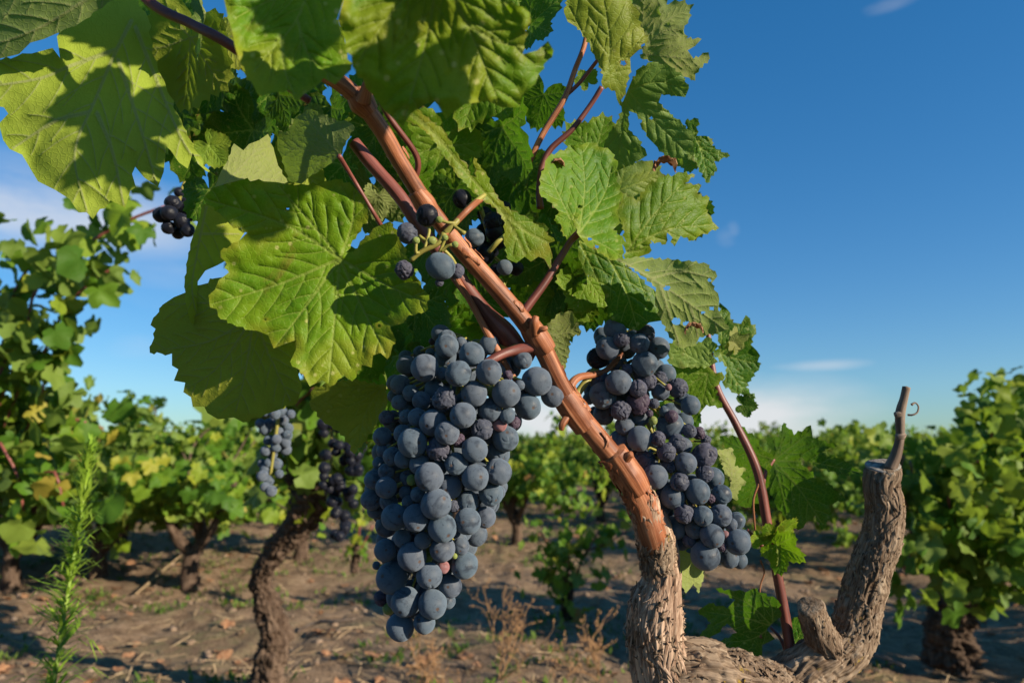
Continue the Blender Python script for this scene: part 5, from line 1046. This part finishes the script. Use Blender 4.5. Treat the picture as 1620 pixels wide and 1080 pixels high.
while y < 30:
    n = int(0.80*y/1.4)+1
    for i in range(-n, n+1):
        x = i*1.4+rv.uniform(-.2, .2)+(row % 2)*.7
        if rv.random() < .06: continue
        spots.append((x, y+rv.uniform(-.35, .35), rv.uniform(.80, 1.02)))
    row += 1; y += 1.7 if y < 13 else 2.3
spots = [s for s in spots if abs(s[0])/s[1] < .86]
names_seen = 0
for x, y, s in spots[:292]:
    far = 'near' if y < 5 else 'middle-distance' if y < 12 else 'distant' if y < 24 else 'farthest'
    if names_seen < 6:
        lab = {0: 'pale forked-trunk vine standing on lit soil at the left', 1: 'leafy vine left of the forked-trunk vine', 2: 'vine against the left edge behind the tall one'}.get(names_seen, None) or ['shaded vine just behind the sawn-off arm', 'low vine between the shoot and the sawn-off arm', 'vine at the far right behind the leafy one'][names_seen-3]
    else: lab = f'bushy green vine in the {far} rows {SIDE(x, y)}'
    place_vine(x, y, rv.randrange(len(VAR)), rv.uniform(0, 6.28), s, lab, rv.uniform(.9, 1.08)); names_seen += 1
# vines outside the frame on the sun's side, whose shadows fall across the soil
for x, y, s in ((3.6, .9, 1.0), (2.9, 2.2, 1.0), (4.6, 2.0, 1.05), (5.6, 1.0, 1.0), (3.3, -.8, .95), (5.0, -.3, 1.0), (2.2, -1.6, 1.0), (.4, -1.7, 1.0), (-1.5, -1.5, 1.05), (-2.2, .2, 1.0), (1.3, -3.2, 1.05), (3.6, -2.6, 1.05), (-.8, -3.3, 1.1), (5.5, -3.5, 1.1), (-3.2, -1.2, 1.0), (-3.0, -3.4, 1.1)):
    place_vine(x, y, rv.randrange(len(VAR)), rv.uniform(0, 6.28), s, 'bushy green vine beyond the edge of the picture')
# the far vineyard that reads as one mass
def far_mass():
    rng = np.random.default_rng(77); anc = []
    sets = []
    for y0, y1, dy, dens, size in ((31, 54, 2.6, 20, .18), (53, 190, 4.5, 3.2, .38)):
        anc = []
        for y in np.arange(y0, y1, dy):
            n = int(1.7*y*dens); x = rng.uniform(-.85*y, .85*y, n)
            bump = .5+.5*np.cos(x*2*math.pi/1.5+y*3)
            for xx, b in zip(x, bump): anc.append((xx, y+rng.normal(0, .28), rng.uniform(.35, .72+.42*b)))
        sets.append(foliage_arrays(np.array(anc), size, rng, .1, .2))
    V = np.vstack([q[0] for q in sets]); F = np.vstack([sets[0][1], sets[1][1]+len(sets[0][0])]); Cc = np.vstack([q[2] for q in sets])
    tag(obj('far_vineyard', mesh('far_vineyard', V, F, M_BG, True, {'lf': ('FLOAT_COLOR', Cc)})), 'distant vine rows merging into one green band along the horizon', 'vineyard', kind='stuff')
far_mass()

# ---------------------------------------------------------------- weeds, litter
def horseweed(px, d, ytop, seed, s=1.0, label=''):
    rng = np.random.default_rng(seed); top = P(px+8, ytop, d); foot = P(px, 1080, d); x0 = foot.x; y0 = top.y; b = Vector((x0, y0, gz(x0, y0)))
    root = empty('weed', b); tag(root, label, 'weed')
    n = 10; C = [b.lerp(top, t)+Vector((.008*math.sin(t*5+seed), .006*math.sin(t*7), 0)) for t in np.linspace(0, 1, n)]
    st = tmesh([tuple(c) for c in C], [.0045-.0030*t for t in np.linspace(0, 1, n)], seed, 8, .01)
    join_meshes('stem', [st], M_WEEDST, root, b)
    Vs, Fs, k = [], [], 0; q = np.array([tuple(c) for c in C]); q = resample(q, .0042); q = q[int(len(q)*.18):]; m = len(q)
    for i, c in enumerate(q):
        t = i/m; L = (.058*(1-t)**.5+.014)*rng.uniform(.35, 1.25)*s; w = .0019*s
        for _ in range(5 if t < .7 else 10):
            a = rng.uniform(0, 6.283); e = rng.uniform(.25, .8)+(.5 if t > .85 else 0); o = np.array([math.cos(a)*math.cos(e), math.sin(a)*math.cos(e), math.sin(e)]); sd = np.array([-math.sin(a), math.cos(a), 0])
            p = [c, c+o*L*.35, c+o*L*.7+np.array([0, 0, -.0]), c+o*L+np.array([0, 0, -rng.uniform(-.1, .45)*L])+sd*rng.normal(0, .12)*L]; ws = [w*.5, w, w*.8, 0.0002]
            v = []; [v.extend([pp-sd*ww, pp+sd*ww]) for pp, ww in zip(p, ws)]
            Vs.append(np.array(v)); Fs += [(k, k+1, k+3, k+2), (k+2, k+3, k+5, k+4), (k+4, k+5, k+7, k+6)]; k += 8
    V = np.vstack(Vs); obj('foliage', mesh('foliage', V-np.array(b), np.array(Fs), M_WEED), root, b)
horseweed(122, .92, 708, 3, 1.0, 'tall thin bright green weed with needle-like leaves in front of the left soil')
def dry_weed(px, py, d, seed, ht, label):
    rng = np.random.default_rng(seed); bx, by = px_ground(px, py); g = Vector((bx, by, gz(bx, by))); root = empty('dry_weed', g); tag(root, label, 'dry weed'); tub = []
    tips = []
    def grow(p, dr, L, r, lev):
        q = [p]; dd = dr.copy()
        for i in range(4): dd = dd+rng.normal(0, .22, 3)+np.array([0, 0, .04]); dd /= np.linalg.norm(dd); q.append(q[-1]+dd*L/4)
        tub.append(tmesh([tuple(v) for v in q], [r, r*.9, r*.8, r*.7, r*.6], seed, 6, .006))
        if lev == 0:
            for v in (q[-1], q[-2]+rng.normal(0, .004, 3)): tub.append(tmesh([tuple(v), tuple(v+np.array([0, 0, .002])), tuple(v+rng.normal(0, .002, 3)+np.array([0, 0, .005]))], [.0008, .0028, .0008], seed, 6, .001))
            return
        for k in range(3 if lev > 1 else 2): grow(q[rng.integers(1, 5)], dd+rng.normal(0, .75, 3), L*.62, r*.75, lev-1)
    for k in range(4):
        a = rng.uniform(0, 6.28); grow(np.array(tuple(g)), np.array([math.cos(a)*.35, math.sin(a)*.9, .8]), ht*.75*rng.uniform(.6, 1), .0021, 3)
    join_meshes('stem', tub, M_DRY, root, g)
dry_weed(790, 1082, 1.25, 4, .26, 'dead brown branching weed on the soil below the great bunch')
dry_weed(680, 1095, 1.35, 8, .17, 'smaller dead brown weed left of the branching one')
dry_weed(945, 1075, 1.6, 12, .17, 'dead weed stalks near the left arm of the vine')
def litter():
    rng = np.random.default_rng(6)
    def scatter(n, r0, r1, half=.9):
        y = r0+(r1-r0)*rng.random(n)**1.5; x = rng.uniform(-half, half, n)*y; return x, y, ground_z(x, y)
    # straws and prunings
    n = 5200; x, y, z = scatter(n, 1.4, 13); Vs, Fs = [], []
    for i in range(n):
        L = rng.uniform(.02, .10)*(1 if rng.random() < .93 else 2.5); w = rng.uniform(.0010, .0028); a = rng.uniform(0, 6.28); e = rng.normal(0, .25)
        o = np.array([math.cos(a)*math.cos(e), math.sin(a)*math.cos(e), math.sin(e)]); s = np.array([-math.sin(a), math.cos(a), 0]); u = np.array([0, 0, 1.0]); c = np.array([x[i], y[i], z[i]+.008])
        v = [];
        for t, b in ((-.5, 0), (0, .06), (.5, 0)):
            p = c+o*L*t+s*L*b*rng.uniform(-1, 1)
            v += [p-s*w, p+u*w*1.5, p+s*w]
        k = 9*i; Vs.append(v)
        Fs += [(k, k+1, k+4, k+3), (k+1, k+2, k+5, k+4), (k+3, k+4, k+7, k+6), (k+4, k+5, k+8, k+7)]
    tag(obj('straw_litter', mesh('straw_litter', np.array(Vs).reshape(-1, 3), np.array(Fs), M_STRAW, False)), 'dry straws and small prunings scattered over the soil', 'litter', kind='stuff')
    # clods and stones
    n = 4200; x, y, z = scatter(n, 1.3, 11); ico = []; 
    th = [(0, 0, 1)]+[(math.cos(a)*.85, math.sin(a)*.85, .45) for a in np.arange(0, 6.2, 1.2566)]+[(math.cos(a+.6)*.9, math.sin(a+.6)*.9, -.3) for a in np.arange(0, 6.2, 1.2566)]+[(0, 0, -.8)]
    B = np.array(th); T = [(0, 1+i, 1+(i+1) % 5) for i in range(5)]+[(1+i, 6+i, 1+(i+1) % 5) for i in range(5)]+[(1+(i+1) % 5, 6+i, 6+(i+1) % 5) for i in range(5)]+[(6+i, 11, 6+(i+1) % 5) for i in range(5)]
    T = np.array(T); Vs, Fs = [], []
    for i in range(n):
        s = .003+.015*rng.random()**5+.004*rng.random(); Vs.append(B*rng.uniform(.7, 1.3, (12, 1))*s*np.array([1, 1, .7])+np.array([x[i], y[i], z[i]+s*.2])); Fs.append(T+12*i)
    tag(obj('clods', mesh('clods', np.vstack(Vs), np.vstack(Fs), M_STONE, True)), 'clods and small stones lying on the tilled soil', 'soil clods', kind='stuff')
    # green seedlings
    n = 5200; x, y, z = scatter(n, 1.3, 14); keep = fbm(np.stack([x, y, 0*x], -1)*1.1, 3, 41) > -.02; x, y, z = x[keep], y[keep], z[keep]; Vs, Fs, k = [], [], 0
    for i in range(len(x)):
        for _ in range(9):
            L = rng.uniform(.012, .045); w = L*rng.uniform(.08, .22); a = rng.uniform(0, 6.28); e = rng.uniform(.2, 1.2); o = np.array([math.cos(a)*math.cos(e), math.sin(a)*math.cos(e), math.sin(e)]); s = np.array([-math.sin(a), math.cos(a), 0]); c = np.array([x[i], y[i], z[i]])+np.array([*rng.normal(0, .02, 2), 0])
            Vs.append([c, c+o*L*.5-s*w, c+o*L*.5+s*w, c+o*L]); Fs.append((k, k+1, k+3, k+2)); k += 4
    tag(obj('ground_cover', mesh('ground_cover', np.array(Vs).reshape(-1, 3), np.array(Fs), M_GRASS, False)), 'low green seedlings and grass growing in patches on the soil', 'ground cover', kind='stuff')
    # fallen vine leaves
    anc = []; n = 700; x, y, z = scatter(n, 1.6, 10); V, F, Cc = foliage_arrays(np.stack([x, y, z+.012], -1), .035, rng, .0, 3.5)
    tag(obj('fallen_leaves', mesh('fallen_leaves', V, F, M_DEAD, True)), 'dry brown vine leaves fallen on the soil', 'fallen leaves', kind='stuff')
litter()
# larger fallen canes that can be told apart
for i, (a, b, r, lab) in enumerate((((215, 932, 0), (312, 872, 0), .006, 'pale fallen cane lying towards the forked trunk at the left'), ((120, 880, 0), (225, 905, 0), .006, 'brown fallen cane left of the pale one'), ((470, 1000, 0), (560, 1010, 0), .007, 'grey fallen cane right of the second vine trunk'), ((1300, 1000, 0), (1430, 1060, 0), .008, 'grey fallen cane on dark soil at the lower right'))):
    p, q = Vector((*px_ground(a[0], a[1]), 0)), Vector((*px_ground(b[0], b[1]), 0)); p.z = gz(p.x, p.y)+.01; q.z = gz(q.x, q.y)+.05
    root = empty('fallen_cane', p); tag(root, lab, 'fallen cane'); tube('cane', [p, p.lerp(q, .35)+Vector((0, .02, .015)), p.lerp(q, .7)+Vector((0, -.015, .01)), q], [r, r*.9, r*.8, r*.6], M_STRAW if i < 2 else M_GREY, root, 10, .01, 'cane', .1, i, True)
